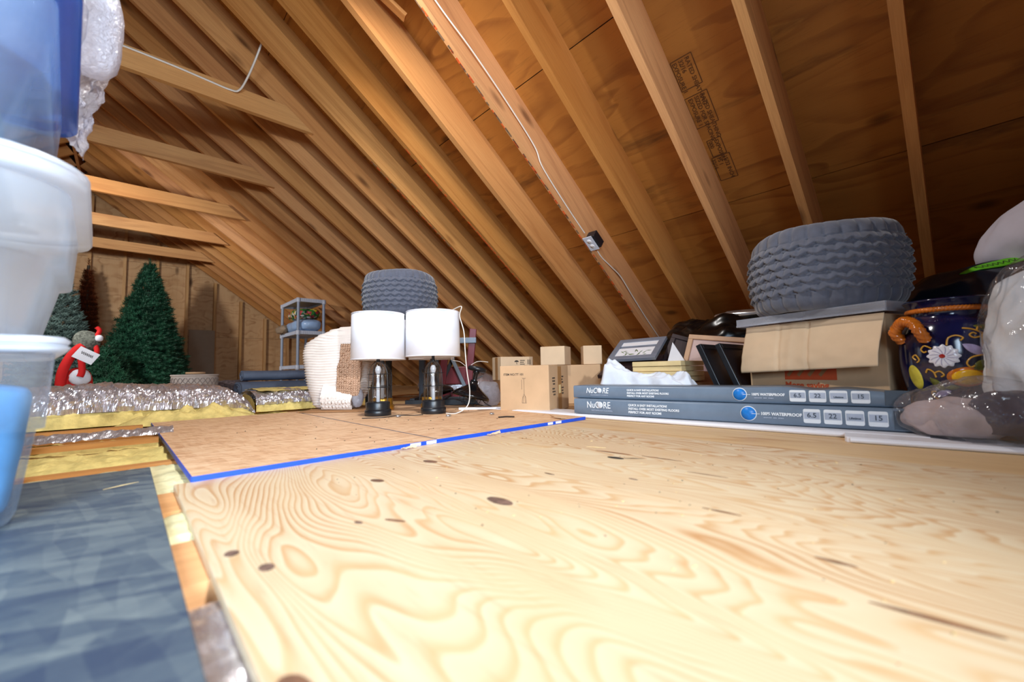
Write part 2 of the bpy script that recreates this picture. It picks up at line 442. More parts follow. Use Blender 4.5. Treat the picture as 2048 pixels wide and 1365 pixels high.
def text_mesh(txt, size, bold=0.0, shear=0.0, align='LEFT', depth=0.0004, sx=1.0):
    cu = bpy.data.curves.new('text', 'FONT'); cu.body = txt; cu.size = size; cu.offset = bold; cu.shear = shear
    cu.align_x = align; cu.extrude = depth; cu.resolution_u = 3
    o = bpy.data.objects.new('text', cu); COL.objects.link(o)
    bpy.context.view_layer.update()
    me = bpy.data.meshes.new_from_object(o.evaluated_get(bpy.context.evaluated_depsgraph_get()))
    bpy.data.objects.remove(o); bpy.data.curves.remove(cu)
    if sx != 1.0: me.transform(Matrix.Diagonal((sx, 1, 1, 1)))
    me.name = 'lettering'; return me


def N3(p, s=1.0, seed=0.0):
    return noise.noise(Vector((p[0] * s + seed, p[1] * s + seed * 1.7, p[2] * s - seed)))


def FB(p, s=1.0, seed=0.0, oct=3):
    return noise.fractal(Vector((p[0] * s + seed, p[1] * s + seed * 1.7, p[2] * s - seed)), 1.0, 2.0, oct)


def RG(p, s, seed=0.0):
    return 1 - abs(N3(p, s, seed)) * 2


def blob(n, m_, half, centre=(0, 0, 0), e=2.6, disp=None, flat=0.0):
    """superellipsoid lump of half sizes HALF whose surface is pushed by disp(point, direction)"""
    sp = lambda x, p: math.copysign(abs(x) ** p, x)
    rings = []
    for i in range(n + 1):
        la = -pi / 2 + pi * i / n; ring = []
        for j in range(m_):
            lo = 2 * pi * j / m_
            d = Vector((sp(cos(la), 2 / e) * sp(cos(lo), 2 / e), sp(cos(la), 2 / e) * sp(sin(lo), 2 / e), sp(sin(la), 2 / e)))
            p = Vector((d.x * half[0], d.y * half[1], d.z * half[2]))
            if disp: p += d.normalized() * disp(p, d) if d.length > 0 else Vector()
            if flat and p.z < -half[2] * flat: p.z = -half[2] * flat + (p.z + half[2] * flat) * 0.05
            ring.append(p + Vector(centre))
        rings.append(ring)
    return MB().loft(rings)


# ------------------------------------------------------------------ the shell of the attic
A = 0.63386                       # roof pitch
SA, CA = sin(A), cos(A)
DEEP = 0.235                      # rafter depth
RIDGE = -0.59
roof_z = lambda x: 2.7757 - 0.7345 * (x if x >= RIDGE else 2 * RIDGE - x)
RZ = roof_z(RIDGE)
GY = 9.14
Y0, Y1 = -2.1, 9.3


def slope_obj(name, mesh, mat, parent, s0, y, off, side=1):
    """place a piece whose local X runs down the slope and local Z points out of the roof"""
    o = link(name, mesh, mat, parent)
    p = Vector((SA, 0, CA)) * (2.06 + off) + Vector((CA, 0, -SA)) * s0 + Vector((0, y, 0.22))
    if side > 0:
        X, Y, Z = Vector((CA, 0, -SA)), Vector((0, 1, 0)), Vector((SA, 0, CA))
    else:
        p.x = 2 * RIDGE - p.x
        X, Y, Z = Vector((-CA, 0, -SA)), Vector((0, -1, 0)), Vector((-SA, 0, CA))
    mw = Matrix((X, Y, Z)).transposed().to_4x4(); mw.translation = p
    o.matrix_world = mw
    return o


s_ridge = (Vector((RIDGE, 0, RZ - 0.22)) - Vector((SA, 0, CA)) * 2.06).dot(Vector((CA, 0, -SA)))
s_eave = (Vector((3.95, 0, roof_z(3.95) - 0.22)) - Vector((SA, 0, CA)) * 2.06).dot(Vector((CA, 0, -SA)))

t_ = (DEEP + 0.016) / CA
mb = MB()
mb.prism([(RIDGE, RZ + t_), (4.2, roof_z(4.2) + t_), (4.2, roof_z(4.2) + t_ + .05), (RIDGE, RZ + t_ + .05)], Y0 - .1, Y1 + .1)
xl = 2 * RIDGE - 4.2
mb.prism([(xl, roof_z(4.2) + t_), (RIDGE, RZ + t_), (RIDGE, RZ + t_ + .05), (xl, roof_z(4.2) + t_ + .05)], Y0 - .1, Y1 + .1)
ceiling = tag(obj('ceiling', mb, 'felt'), 'sloping attic roof seen from inside, rafters under plywood sheathing', None, None, 'structure')

L = s_eave - s_ridge
raf = MB().box((L / 2, 0, DEEP / 2), (L, 0.038, DEEP)).mesh('rafter')
raf.materials.append(M['rafter'])
raf_y = []
for k in range(-5, 23):
    y = 0.061 + 0.4064 * k
    raf_y.append(y)
    slope_obj('rafter', raf, None, ceiling, s_ridge + 0.02, y, 0.0, 1)
    slope_obj('rafter', raf, None, ceiling, s_ridge + 0.02, y, 0.0, -1)
# sheathing sheets, 2.44 m long along the ridge, joints staggered row by row
rows = [(-2.4, -0.84), (-0.835, 0.328), (0.333, 1.498), (1.503, 2.72), (2.725, s_eave)]
for side in (1, -1):
    for ri, (sa, sb) in enumerate(rows):
        sa = max(sa, s_ridge + 0.03)
        if sb <= sa: continue
        y = 0.061 - 2.4384 - (1.2192 if ri % 2 else 0.0)
        while y < Y1:
            ya, yb = max(y, Y0), min(y + 2.4344, Y1)
            if yb > ya:
                o = slope_obj('sheathing_panel', MB().box(((sb - sa) / 2, 0, 0.008), (sb - sa, yb - ya, 0.015)).mesh('sheathing_panel'), 'sheath', ceiling, sa, (ya + yb) / 2, DEEP, side)
            y += 2.4384
obj('ridge_board', MB().box((RIDGE, (Y0 + Y1) / 2, RZ + 0.13), (0.03, Y1 - Y0, 0.3)), 'rafter', ceiling)
# collar ties nailed to the near side of every third rafter
xr = (2.7757 - 2.07) / 0.7345
for k, dz, dx in ((8, 0.0, 0), (11, 0.0, 0.02), (14, 0.01, 0), (17, 0.0, 0.01), (20, 0.0, 0)):
    y = 0.061 + 0.4064 * k - 0.019
    x1 = xr + 0.03 + dx; x0 = 2 * RIDGE - x1
    mb = MB().prism([(x0, 2.07 + dz), (x1, 2.07 + dz), (x1 - 0.19, 2.21 + dz), (x0 + 0.19, 2.21 + dz)], -0.019, 0.019)
    obj('collar_tie', mb, 'tie', ceiling, (0, y - 0.019, 0))
# scrap of board nailed between two rafters near the ridge
obj('scrap_board', MB().box((0, 0, 0), (0.34, 0.05, 0.02)), 'tie', ceiling, (0.92, 1.98, 2.26), (0.1, 0.55, -0.25))


# marks printed and crayoned on the rafters: thin ink on the underside and edge of single rafters
def rafter_marks(k, s0, s1, mat, n, seed, edge=False):
    r = random.Random(seed); mb = MB(); y = 0.061 + 0.4064 * k
    for i in range(n):
        a_ = s0 + (s1 - s0) * (i + r.random() * 0.5) / n; ln = r.uniform(0.02, 0.07); w = r.uniform(0.006, 0.013)
        mb.box((a_, 0.019 - w / 2 - r.uniform(0, .004), -0.0004), (ln, w, 0.0008))
    o = slope_obj('ink_mark', mb.mesh('ink_mark'), mat, ceiling, 0, y, 0.0, 1)
    o['kind'] = 'stuff'


rafter_marks(4, -0.35, 2.1, 'orangemark', 26, 1)
rafter_marks(4, -0.3, 2.1, 'greymark', 30, 2)
rafter_marks(6, 0.2, 1.6, 'orangemark', 22, 3)
rafter_marks(7, 0.1, 1.6, 'orangemark', 22, 4)
rafter_marks(7, 0.1, 1.6, 'greymark', 16, 5)

# grade stamps printed on the sheathing beside the third rafter
y_st = 0.80
for i, (s, ln, wd, lines) in enumerate(((0.72, 0.15, 0.10, ('RATED SHEATHING', '32/16', 'EXPOSURE 1')), (0.92, 0.17, 0.11, ('RATED SHEATHING', 'SIZED FOR SPACING', 'EXPOSURE 1')), (1.14, 0.10, 0.07, ('EXPOSURE', '000')), (1.27, 0.15, 0.09, ('15/32 INCH', 'PS 1', '32/16')))):
    mb = MB(); t = 0.004
    for a_, b_, c_, d_ in ((0, wd / 2, ln, t), (0, -wd / 2, ln, t), (ln / 2, 0, t, wd), (-ln / 2, 0, t, wd)):
        mb.box((a_, b_, -0.0006), (c_, d_, 0.0006))
    o = slope_obj('grade_stamp', mb.mesh('grade_stamp'), 'stamp', ceiling, s, y_st, DEEP, 1)
    for li, tx in enumerate(lines):
        me = text_mesh(tx, 0.028, 0.0005)
        me.transform(Matrix.Rotation(pi, 4, 'X') @ Matrix.Translation((-ln / 2 + 0.008, wd / 2 - 0.034 - 0.03 * li, 0.0006)))
        l = link('lettering', me, 'stamp', o)

# gable wall: sheets of plywood behind studs
wall = MB().prism([(2 * RIDGE - 4.2, -0.2), (4.2, -0.2), (4.2, roof_z(4.2) + .28), (RIDGE, RZ + .28), (2 * RIDGE - 4.2, roof_z(4.2) + .28)], GY + 0.115, GY + 0.16)
wall_end = tag(obj('wall_end', wall, 'felt'), 'gable end wall of plywood sheets and studs', None, None, 'structure')
wb = MB().prism([(2 * RIDGE - 4.2, -0.2), (4.2, -0.2), (4.2, roof_z(4.2) + .28), (RIDGE, RZ + .28), (2 * RIDGE - 4.2, roof_z(4.2) + .28)], Y0 - 0.05, Y0)
wall_back = tag(obj('wall_back', wb, 'sheath'), 'plywood gable wall behind the camera', None, None, 'structure')


def clip_roof(x0, x1, z0, z1, off):
    """rectangle clipped under the roof line, as a polygon in X and Z"""
    zt = lambda x: roof_z(x) + off
    xs = sorted({x0, x1} | ({RIDGE} if x0 < RIDGE < x1 else set()))
    for za in (z0, z1):
        for sg in (1, -1):
            xx = (2.7757 + off - za) / 0.7345
            xx = xx if sg > 0 else 2 * RIDGE - xx
            if x0 < xx < x1: xs.append(xx)
    xs = sorted(set(xs)); xs = [x for x in xs if zt(x) >= z0 - 1e-6]
    if len(xs) < 2: return None
    top = [(x, min(z1, zt(x))) for x in xs]
    poly = [(xs[0], z0)] + [(xs[-1], z0)] + list(reversed(top))
    out = []
    for p in poly:
        if not out or (abs(p[0] - out[-1][0]) > 1e-5 or abs(p[1] - out[-1][1]) > 1e-5): out.append(p)
    if abs(out[0][0] - out[-1][0]) < 1e-5 and abs(out[0][1] - out[-1][1]) < 1e-5: out.pop()
    return out if len(out) > 2 else None


for nm, x in (('wall_right', 3.93), ('wall_left', 2 * RIDGE - 3.93)):
    tag(obj(nm, MB().box((x, (Y0 + Y1) / 2, 0.0), (0.03, Y1 - Y0 + 0.1, 0.44)), 'sheath'), 'low board closing the eave', None, None, 'structure')
STUD0 = 0.735
for i in range(-6, 4):
    xa = STUD0 + 0.019 + 0.4064 * 3 * i; xb = xa + 0.4064 * 3 - 0.004
    for (za, zb) in ((-0.19, 0.936), (0.94, 2.156), (2.16, 3.5)):
        p = clip_roof(xa, xb, za, zb, 0.22)
        if p: obj('plywood_panel', MB().prism(p, GY + 0.1, GY + 0.114), 'gable', wall_end)
for i in range(-12, 9):
    x = STUD0 + 0.4064 * i
    zt = min(roof_z(x - 0.02), roof_z(x + 0.02)) + 0.0
    if zt > 0.1:
        me = MB().box((zt / 2 + 0.05, 0, 0), (zt + 0.1, 0.1, 0.04)).mesh('stud'); o = link('stud', me, 'stud', wall_end, (x, GY + 0.05, -0.1), (0, -pi / 2, 0))

# ------------------------------------------------------------------ floor
floor_o = tag(obj('floor', MB().box((RIDGE + 0.02, (Y0 + Y1) / 2, -0.24), (9.4, Y1 - Y0 + 0.2, 0.04)), 'under'), 'attic floor of joists, loose sheets and insulation', None, None, 'structure')
jm = MB().box((0, 0, -0.1005), (8.8, 0.042, 0.175)).mesh('joist'); jm.materials.append(M['joist'])
for y in (-1.8, -1.4, -1.0, -0.58, -0.14, 2.32, 2.72, 3.13, 3.54, 3.94, 4.35, 4.76, 5.16, 5.57, 5.98, 6.38, 6.79, 7.2, 7.6, 8.0, 8.41, 8.82):
    link('joist', jm, None, floor_o, (RIDGE, y, 0))
for ya, yb in ((0.15, 0.29), (0.60, 0.76), (0.945, 1.10), (1.5, 1.54)):
    obj('joist', MB().box((0, 0, -0.1005), (8.8, yb - ya, 0.175)), 'joist', floor_o, (RIDGE, (ya + yb) / 2, 0))


def sheet(name, x0, x1, y0, y1, top, th, mat, parent=floor_o, bevel=0.001):
    return obj(name, MB().box((0, 0, -th / 2), (x1 - x0, y1 - y0, th)), mat, parent, ((x0 + x1) / 2, (y0 + y1) / 2, top), bevel=bevel, seg=1)


ply = sheet('plywood_sheet', 0.078, 1.262, -1.30, 1.108, 0.0, 0.0125, 'ply')
sheet('plywood_sheet', 1.268, 2.48, -0.9, 1.53, -0.002, 0.0105, 'ply2')
sheet('plywood_sheet', 1.268, 2.48, 1.535, 3.4, -0.002, 0.0105, 'ply2')
sheet('plywood_sheet', 2.486, 3.6, -1.2, 2.2, -0.002, 0.0105, 'ply2')
sheet('plywood_sheet', -1.17, 0.05, -1.05, 1.372, 0.0, 0.0125, 'osb_blue')['label'] = 'blue-grey stained strand board'
board = obj('strand_board', MB().box((0, 0, 0), (1.364, 1.455, 0.012)), 'osb', floor_o, (0.782, 1.8395, 0.005), (0, 0, radians(0.6)))
board['label'] = 'tan strand board with a bright blue painted edge'
# painted edges of the strand board
obj('painted_edge', MB().box((0, -0.7285, 0), (1.364, 0.002, 0.0125)), 'bluepaint', board)
obj('painted_edge', MB().box((-0.683, 0, 0), (0.002, 1.455, 0.0125)), 'bluepaint', board)
mb = MB()
for x, w in ((-0.155, 0.035), (-0.10, 0.035), (0.45, 0.03), (0.50, 0.035)): mb.box((x, -0.7298, 0.0005), (w, 0.0008, 0.009))
obj('edge_print', mb, 'whiteink', board)
obj('printed_line', MB().box((-0.075, -0.02, 0.0062), (0.006, 1.4, 0.0006)), plain('blue_grey_ink', srgb(96, 92, 104), 0.7), board)
for y0, y1 in ((3.6, 6.0), (6.01, 9.1)):
    for x0, x1 in ((-4.0, -1.6), (-1.59, 0.9), (0.91, 3.4)):
        sheet('plywood_sheet', x0, x1, y0, y1, -0.002, 0.0105, 'ply2')

# fibreglass lying between the joists, and its foil facing
def fluff(name, x0, x1, y0, y1, z, amp, mat, seed, nu=60, nv=24, kind='stuff'):
    def f(u, v):
        x = x0 + (x1 - x0) * u; y = y0 + (y1 - y0) * v
        e = min(1, min(v, 1 - v) * 8, min(u, 1 - u) * 12)
        return (x, y, z - 0.03 * (1 - e) + amp * (FB((x, y, 0), 9, seed, 4) + 0.5 * N3((x, y, 0), 40, seed)))
    o = obj(name, MB().grid(f, nu, nv), mat, floor_o); o['kind'] = kind
    return o


fluff('fibreglass_fill', -0.9, 0.5, 0.765, 0.94, -0.014, 0.009, 'fibre2', 1, 90, 16)
fluff('fibreglass_fill', -0.9, 0.5, 1.11, 1.50, -0.016, 0.010, 'fibre2', 2, 90, 24)
fluff('fibreglass_fill', -0.9, 0.5, 1.545, 2.30, -0.02, 0.022, 'fibre', 3, 90, 40)
fluff('fibreglass_fill', -0.9, 0.5, 2.345, 2.70, -0.02, 0.02, 'fibre', 4, 90, 24)
fluff('fibreglass_fill', -1.2, 3.2, 2.745, 3.60, -0.03, 0.02, 'fibre', 5, 120, 30)
fluff('fibreglass_fill', -3.6, -1.2, 1.4, 3.6, -0.03, 0.02, 'fibre', 6, 60, 40)
fl_ = fluff('foil_facing', -0.4, 0.4, 0.30, 0.595, -0.016, 0.006, 'foil', 7, 120, 50)
fl_.data.polygons.foreach_set('use_smooth', [False] * len(fl_.data.polygons))
# crumpled strip of foil along the joist
def fstrip(u, v):
    x = -0.5 + 0.64 * u; y = 2.05 + 0.10 * v + 0.02 * sin(3 * u)
    return (x, y, 0.008 + 0.022 * sin(pi * v) + 0.007 * FB((x, y, 0), 30, 3))
o = obj('foil_strip', MB().grid(fstrip, 110, 12, smooth=False), 'foil', floor_o)
# loose strips of wood in the joist bay
for y, x, w, rz in ((2.46, -0.25, 0.05, 0.02), (1.93, -0.22, 0.045, -0.03)):
    obj('wood_strip', MB().box((0, 0, 0), (0.62, w, 0.016)), 'joist', floor_o, (x, y, 0.004), (0, 0, rz))


# plugs and knots set into the front plywood sheet
def flat_patch(name, x, y, lx, ly, rz, mat, seed=0, n=22, pinch=0.0, parent=None, z=0.0):
    r = random.Random(seed); mb = MB(); top = []
    for j in range(n):
        a_ = 2 * pi * j / n; k = 1 + 0.08 * N3((cos(a_), sin(a_), 0), 2, seed)
        yy = sin(a_) * abs(sin(a_)) ** pinch
        top.append((cos(a_) * lx * k, yy * ly * k))
    mb.prism(top, -0.0008, 0.0005, 'z')
    o = link(name, mb.mesh(name), mat); o.parent = parent or ply
    pl = (parent or ply).location
    o.location = (x - pl[0], y - pl[1], z - pl[2]); o.rotation_euler = (0, 0, rz)
    return o


for i, (x, y, lx, ly, rz, mat) in enumerate(((0.103, 0.628, .008, .010, 0, 'knot'), (0.125, 0.554, .008, .011, 0, 'knot'), (0.258, 0.617, .004, .008, .3, 'knot'), (0.553, 0.896, .011, .022, 0.2, 'resin'),
                                             (0.383, 0.823, .009, .017, 0.3, 'resin'), (0.468, 0.54, .013, .030, 0.0, 'knot'), (0.30, 0.585, .004, .018, .5, 'resin'), (0.66, 0.60, .003, .014, 0, 'knot'), (0.74, 0.45, .003, .01, 0, 'knot'))):
    flat_patch('knot', x, y, lx, ly, rz, mat, i)
for i, (x, y, lx, ly, rz) in enumerate(((0.512, 0.028, .004, .042, 0.1), (0.665, 0.257, .003, .028, .05), (0.583, 0.106, .0035, .02, .05), (0.95, 0.50, .003, .05, .05), (0.87, 0.36, .002, .04, 0.05))):
    flat_patch('resin_streak', x, y, lx, ly, rz, 'resin', 20 + i, pinch=0.5)
# worn brown hand hole at the near corner of the sheet
flat_patch('worn_hole', 0.094, 0.33, 0.010, 0.020, 0.2, 'resin', 50)
# torn spot in the veneer
flat_patch('torn_veneer', 0.885, 0.585, .010, .022, 0.1, 'dirt', 40)
flat_patch('torn_veneer', 0.935, 0.625, .004, .05, 0.1, 'resin', 41, pinch=0.4)


# ------------------------------------------------------------------ litter on the floor
def splinter(x, y, z, ln, rz, mat='splinter', label=None, cat='splinter', group='splinters on the plywood', name='wood_splinter', w=0.0012):
    mb = MB().loft([[(-ln / 2, -w * .3, 0), (-ln / 2, w * .3, 0), (-ln / 2, 0, w * .5)], [(0, -w, 0), (0, w, 0), (0, 0, w)], [(ln / 2, -w * .2, 0), (ln / 2, w * .2, 0), (ln / 2, 0, w * .3)]], smooth=False)
    return tag(obj(name, mb, mat, None, (x, y, z + 0.0006), (0, 0, rz)), label, cat, group)


for (x, y, ln, rz, lab) in ((0.965, 0.70, 0.055, 1.9, 'pale wood splinter by the torn spot in the plywood'), (0.0, 1.18, 0.06, 0.5, 'pale straw-like splinter lying on the blue-grey board'), (0.905, 0.548, 0.05, -0.9, 'dark thin twig curling beside the torn veneer')):
    splinter(x, y, 0.0, ln, rz, 'dirt' if 'dark' in lab else 'splinter', lab, 'splinter', None)
r = random.Random(3)
mb = MB()
for i in range(70):
    x, y = r.uniform(0.3, 1.24), r.uniform(-0.1, 1.05); s = r.uniform(0.0005, 0.0015)
    mb.box((x, y, s * 0.35), (s * r.uniform(1, 3), s, s * 0.7), (0, 0, r.uniform(0, pi)))
for i in range(50):
    x, y = r.uniform(0.3, 1.4), r.uniform(1.15, 2.0); s = r.uniform(0.001, 0.0025)
    mb.box((x, y, 0.0115 + s * 0.35), (s * r.uniform(1, 3), s, s * 0.7), (0, 0, r.uniform(0, pi)))
tag(obj('debris', mb, 'dirt'), 'dark crumbs and grit scattered over the plywood', 'debris', None, 'stuff')
mb = MB()
for i in range(90):
    x, y = r.uniform(0.4, 1.24), r.uniform(0.0, 1.1); s = r.uniform(0.0006, 0.0017)
    mb.box((x, y, s * 0.3), (s * r.uniform(1, 4), s, s * 0.5), (0, 0, r.uniform(0, pi)))
tag(obj('sawdust', mb, 'splinter'), 'pale wood chips scattered over the plywood', 'debris', None, 'stuff')
for i, (x, y, lab) in enumerate(((1.10, 1.62, 'small clear scrap of plastic left of the cardboard box front'), (1.28, 1.52, 'small clear scrap of plastic in front of the black pendant lights'), (0.94, 1.80, 'crumpled foil scrap at the foot of the front left lamp'))):
    tag(obj('plastic_scrap', blob(6, 10, (0.014, 0.01, 0.005), e=2, disp=lambda p, d: 0.003 * N3(p, 200, i)), 'silver', None, (x, y, 0.0165)), lab, 'scrap')
tag(obj('black_tie', MB().tube([(-.035, 0, 0), (-.015, .006, 0), (0.0, -.004, .002), (.02, .005, 0), (.035, -.003, 0)], 0.0035, 6), 'dirt', None, (1.235, 1.37, 0.0145), (0, 0, -.6)), 'short black twisted tie lying by the blue edge', 'tie')
# peeled veneer curls by the end of the white trim
for i, (x, y, z, ln, w, rz, lab) in enumerate(((1.345, 1.17, 0.012, 0.10, 0.035, 1.4, 'torn pale wood veneer where the blue edge meets white trim'), (0.60, 1.085, 0.0, 0.045, 0.012, -0.2, 'little torn veneer flake in front of the blue edge'), (0.93, 1.095, 0.0, 0.06, 0.012, 0.1, 'little pale veneer flake at the middle of the blue edge'))):
    def f(u, v, ln=ln, w=w, i=i):
        return ((u - .5) * ln, (v - .5) * w * (1 - .6 * u) + .004 * N3((u, v, i), 6), 0.001 + 0.008 * u * v + 0.003 * N3((u, v, 0), 5, i))
    tag(obj('veneer_flake', MB().grid(f, 10, 5), 'card_pale', None, (x, y, z + 0.003), (0, 0, rz)), lab, 'veneer')


# ------------------------------------------------------------------ stacked storage totes by the camera
def rrect(x0, x1, y0, y1, r, z, n=6):
    pts = []
    for cx, cy, a0 in ((x1 - r, y1 - r, 0), (x0 + r, y1 - r, pi / 2), (x0 + r, y0 + r, pi), (x1 - r, y0 + r, 3 * pi / 2)):
        for i in range(n + 1):
            a_ = a0 + pi / 2 * i / n; pts.append((cx + r * cos(a_), cy + r * sin(a_), z))
    return pts


def tote(label, z0, h, w, d, inset, rim, rimh, body, rimmat, lid, corner, rz, r=0.07):
    """local origin under the front right corner of the rim; the tote reaches left (-X) and back (+Y)"""
    t = thing('storage_tote', label, 'storage tote', (corner[0], corner[1], z0), rz)
    zr = h - rimh
    ring = lambda i_, z, rr: rrect(-w + i_, -i_, i_, d - i_, rr, z)
    b0 = inset + rim; mb = MB()
    mb.loft([ring(b0 + .018, 0.001, r), ring(b0 + .006, 0.006, r), ring(b0, 0.02, r), ring(b0 * 0.5 + rim * 0.5, zr * 0.55, r), ring(rim + .006, zr * 0.56, r), ring(rim, zr, r)], cap=(True, False))
    obj('body', mb, body, t, fix=False)
    mb = MB().loft([ring(rim, zr, r), ring(0.004, zr + 0.002, r), ring(0.0, zr + 0.008, r), ring(0.0, h - 0.016, r), ring(0.006, h - 0.01, r), ring(rim, h - 0.01, r)], cap=(False, False))
    obj('rim', mb, rimmat, t, fix=False)
    mb = MB().loft([ring(0.002, h - 0.010, r), ring(0.0, h - 0.006, r), ring(0.006, h, r), ring(0.03, h, r), ring(0.04, h - 0.006, r)], cap=(False, True))
    obj('lid', mb, lid, t, fix=False)
    return t


RZT = radians(2); RZ1 = radians(7)
t1 = tote('bottom milky tote with blue cloth inside and white lid, standing on blue-grey board', 0.0, 0.285, 0.50, 0.52, 0.030, 0.016, 0.024, 'tote_low', 'totelid', 'totelid', (-0.060, 0.912), RZ1, 0.045)
t2 = tote('middle milky tote with wide white rim holding pale sticks', 0.287, 0.272, 0.50, 0.60, 0.045, 0.022, 0.034, 'tote', 'totelid', 'totelid', (-0.052, 0.885), RZT, 0.10)
t3 = tote('topmost bluish clear tote with blue lid', 0.561, 0.275, 0.52, 0.62, 0.05, 0.026, 0.030, 'tote_blue', 'bluelid', 'bluelid', (-0.066, 0.85), RZT + 0.035, 0.06)
Rz = Matrix.Rotation(RZT, 4, 'Z')
P = lambda c, v: tuple(Vector(c) + (Rz @ Vector(v)))
def flared(mb_):
    mb_.v = [(x * (1 + 0.06 * z / 0.102), y * (1 + 0.06 * z / 0.102), z) for x, y, z in mb_.v]; return mb_
tag(obj('folded_cloth', flared(blob(18, 40, (0.196, 0.206, 0.100), e=14, disp=lambda p, d: 0.006 * FB(p, 14, 2))), 'bluecloth', None, tuple(Vector((-0.060, 0.912, 0.112)) + Matrix.Rotation(RZ1, 4, 'Z') @ Vector((-0.240, 0.262, 0))), (0, 0, RZ1)), 'blue cloth packed inside the bottom tote', 'cloth')
tag(obj('folded_cloth', blob(14, 26, (0.165, 0.22, 0.10), e=7, disp=lambda p, d: 0.010 * FB(p, 12, 5)), 'paleblue', None, P((-0.066, 0.85, 0.561 + 0.115), (-0.28, 0.3, 0)), (0, 0, RZT)), 'pale blue cloth packed inside the topmost tote', 'cloth')
for i, (a_, b_) in enumerate((((-0.10, 0.10, 0.03), (-0.30, 0.16, 0.21)), ((-0.14, 0.12, 0.03), (-0.22, 0.14, 0.22)), ((-0.20, 0.09, 0.03), (-0.36, 0.2, 0.21)))):
    lab = ('pale stick leaning inside the middle tote, closest to its right wall', 'pale stick leaning inside the middle tote, between the other two', 'pale stick leaning inside the middle tote, deepest to the left')[i]
    tag(obj('pale_stick', MB().tube([P((-0.052, 0.885, 0.287), (a_[0], a_[1] + .06, a_[2])), P((-0.052, 0.885, 0.287), (b_[0], b_[1] + .06, b_[2]))], 0.008, 8), 'stick'), lab, 'stick')
# bubble wrap draped off the top tote
def bw(u, v):
    # folded sheet: u across, v downwards
    zt, zb = 1.16, 0.86 - 0.10 * u
    z = zt + (zb - zt) * v + 0.008 * N3((u * 9, v * 9, 8), 2)
    x = -0.13 + 0.085 * u * (1 - 0.35 * v) + 0.012 * FB((u, v * 2, 0), 4, 1) + 0.006 * N3((u * 10, v * 14, 2), 1.5) - 0.03 * max(0, v - .35)
    y = 1.50 - 0.05 * u + 0.03 * N3((u * 2, v * 3, 3), 1.5) + 0.03 * sin(v * 6)
    return (x, y, z)
bwt = thing('bubble_wrap', 'x', 'bubble wrap')
obj('hanging_sheet', MB().grid(bw, 40, 60), 'bubble', bwt)
obj('wrapped_bundle', blob(24, 36, (0.17, 0.16, 0.15), (-0.27, 1.31, 1.0), 3.0, lambda p, d: 0.02 * FB(p, 9, 4) + 0.006 * N3(p, 60)), 'bubble', bwt)
obj('folded_flap', blob(20, 30, (0.055, 0.05, 0.115), (-0.088, 1.36, 1.06), 3.0, lambda p, d: 0.008 * FB(p, 14, 6) + 0.003 * N3(p, 90)), 'bubble', bwt)
tag(bwt, 'white bubble wrap bundle on the topmost tote, its loose end hanging down', 'bubble wrap')


# ------------------------------------------------------------------ caged glass lamps
def make_lamp(base_mat, rs=0.137, dz=0.0):
    t = thing('table_lamp', '', 'table lamp')
    obj('base', MB().lathe([(0.060, 0), (0.063, 0.003), (0.063, 0.026), (0.060, 0.029), (0.057, 0.031)], 40), base_mat, t)
    obj('base_drum', MB().lathe([(0.057, 0.031), (0.057, 0.062), (0.055, 0.066), (0.049, 0.0662)], 40), base_mat, t)
    prof = [(0.045, 0.067), (0.047, 0.07), (0.047, 0.185), (0.046, 0.2), (0.043, 0.217), (0.037, 0.234), (0.028, 0.249), (0.018, 0.258), (0.010, 0.262)]
    obj('glass', MB().lathe(prof, 40, cap=(False, False)), 'bulbglass', t)
    obj('inner_tube', MB().lathe([(0.009, 0.067), (0.009, 0.15), (0.007, 0.165), (0.007, 0.2), (0.013, 0.213), (0.015, 0.226), (0.010, 0.240), (0.004, 0.244)], 20), 'frost', t)
    for k in range(4):
        a_ = 2 * pi * k / 4 + 0.45
        pts = [(0.051, 0.064), (0.051, 0.12), (0.051, 0.185), (0.050, 0.202), (0.046, 0.222), (0.039, 0.240), (0.029, 0.254), (0.018, 0.264), (0.007, 0.27)]
        obj('cage_rib', MB().tube([(r_ * cos(a_), r_ * sin(a_), z) for r_, z in pts], 0.0018, 6), 'black', t)
    for z in (0.138, 0.203):
        rr = 0.051 if z < 0.19 else 0.0502
        obj('cage_ring', MB().tube([(rr * cos(2 * pi * j / 40), rr * sin(2 * pi * j / 40), z) for j in range(41)], 0.002, 6), 'black', t)
    obj('neck', MB().lathe([(0.010, 0.262), (0.010, 0.272), (0.0078, 0.275), (0.0078, 0.40), (0.004, 0.42)], 16), 'black', t)
    sh = MB().lathe([(rs, 0.286 + dz), (rs - .0035, 0.516 + dz)], 56, cap=(False, False))
    s_ = obj('lamp_shade', sh, 'shade', t)
    s_.modifiers.new('Solidify', 'SOLIDIFY').thickness = 0.002
    fr = MB()
    for z, rr in ((0.288 + dz, rs - .0004), (0.514 + dz, rs - .0032)):
        fr.tube([(rr * cos(2 * pi * j / 48), rr * sin(2 * pi * j / 48), z) for j in range(49)], 0.0016, 6)
    for k in range(3):
        a_ = 2 * pi * k / 3
        fr.tube([(0.006 * cos(a_), 0.006 * sin(a_), 0.40), (0.08 * cos(a_), 0.08 * sin(a_), 0.43), ((rs - .0035) * cos(a_), (rs - .0035) * sin(a_), 0.51 + dz)], 0.0014, 6)
    obj('shade_frame', fr, 'trim', t)
    return t


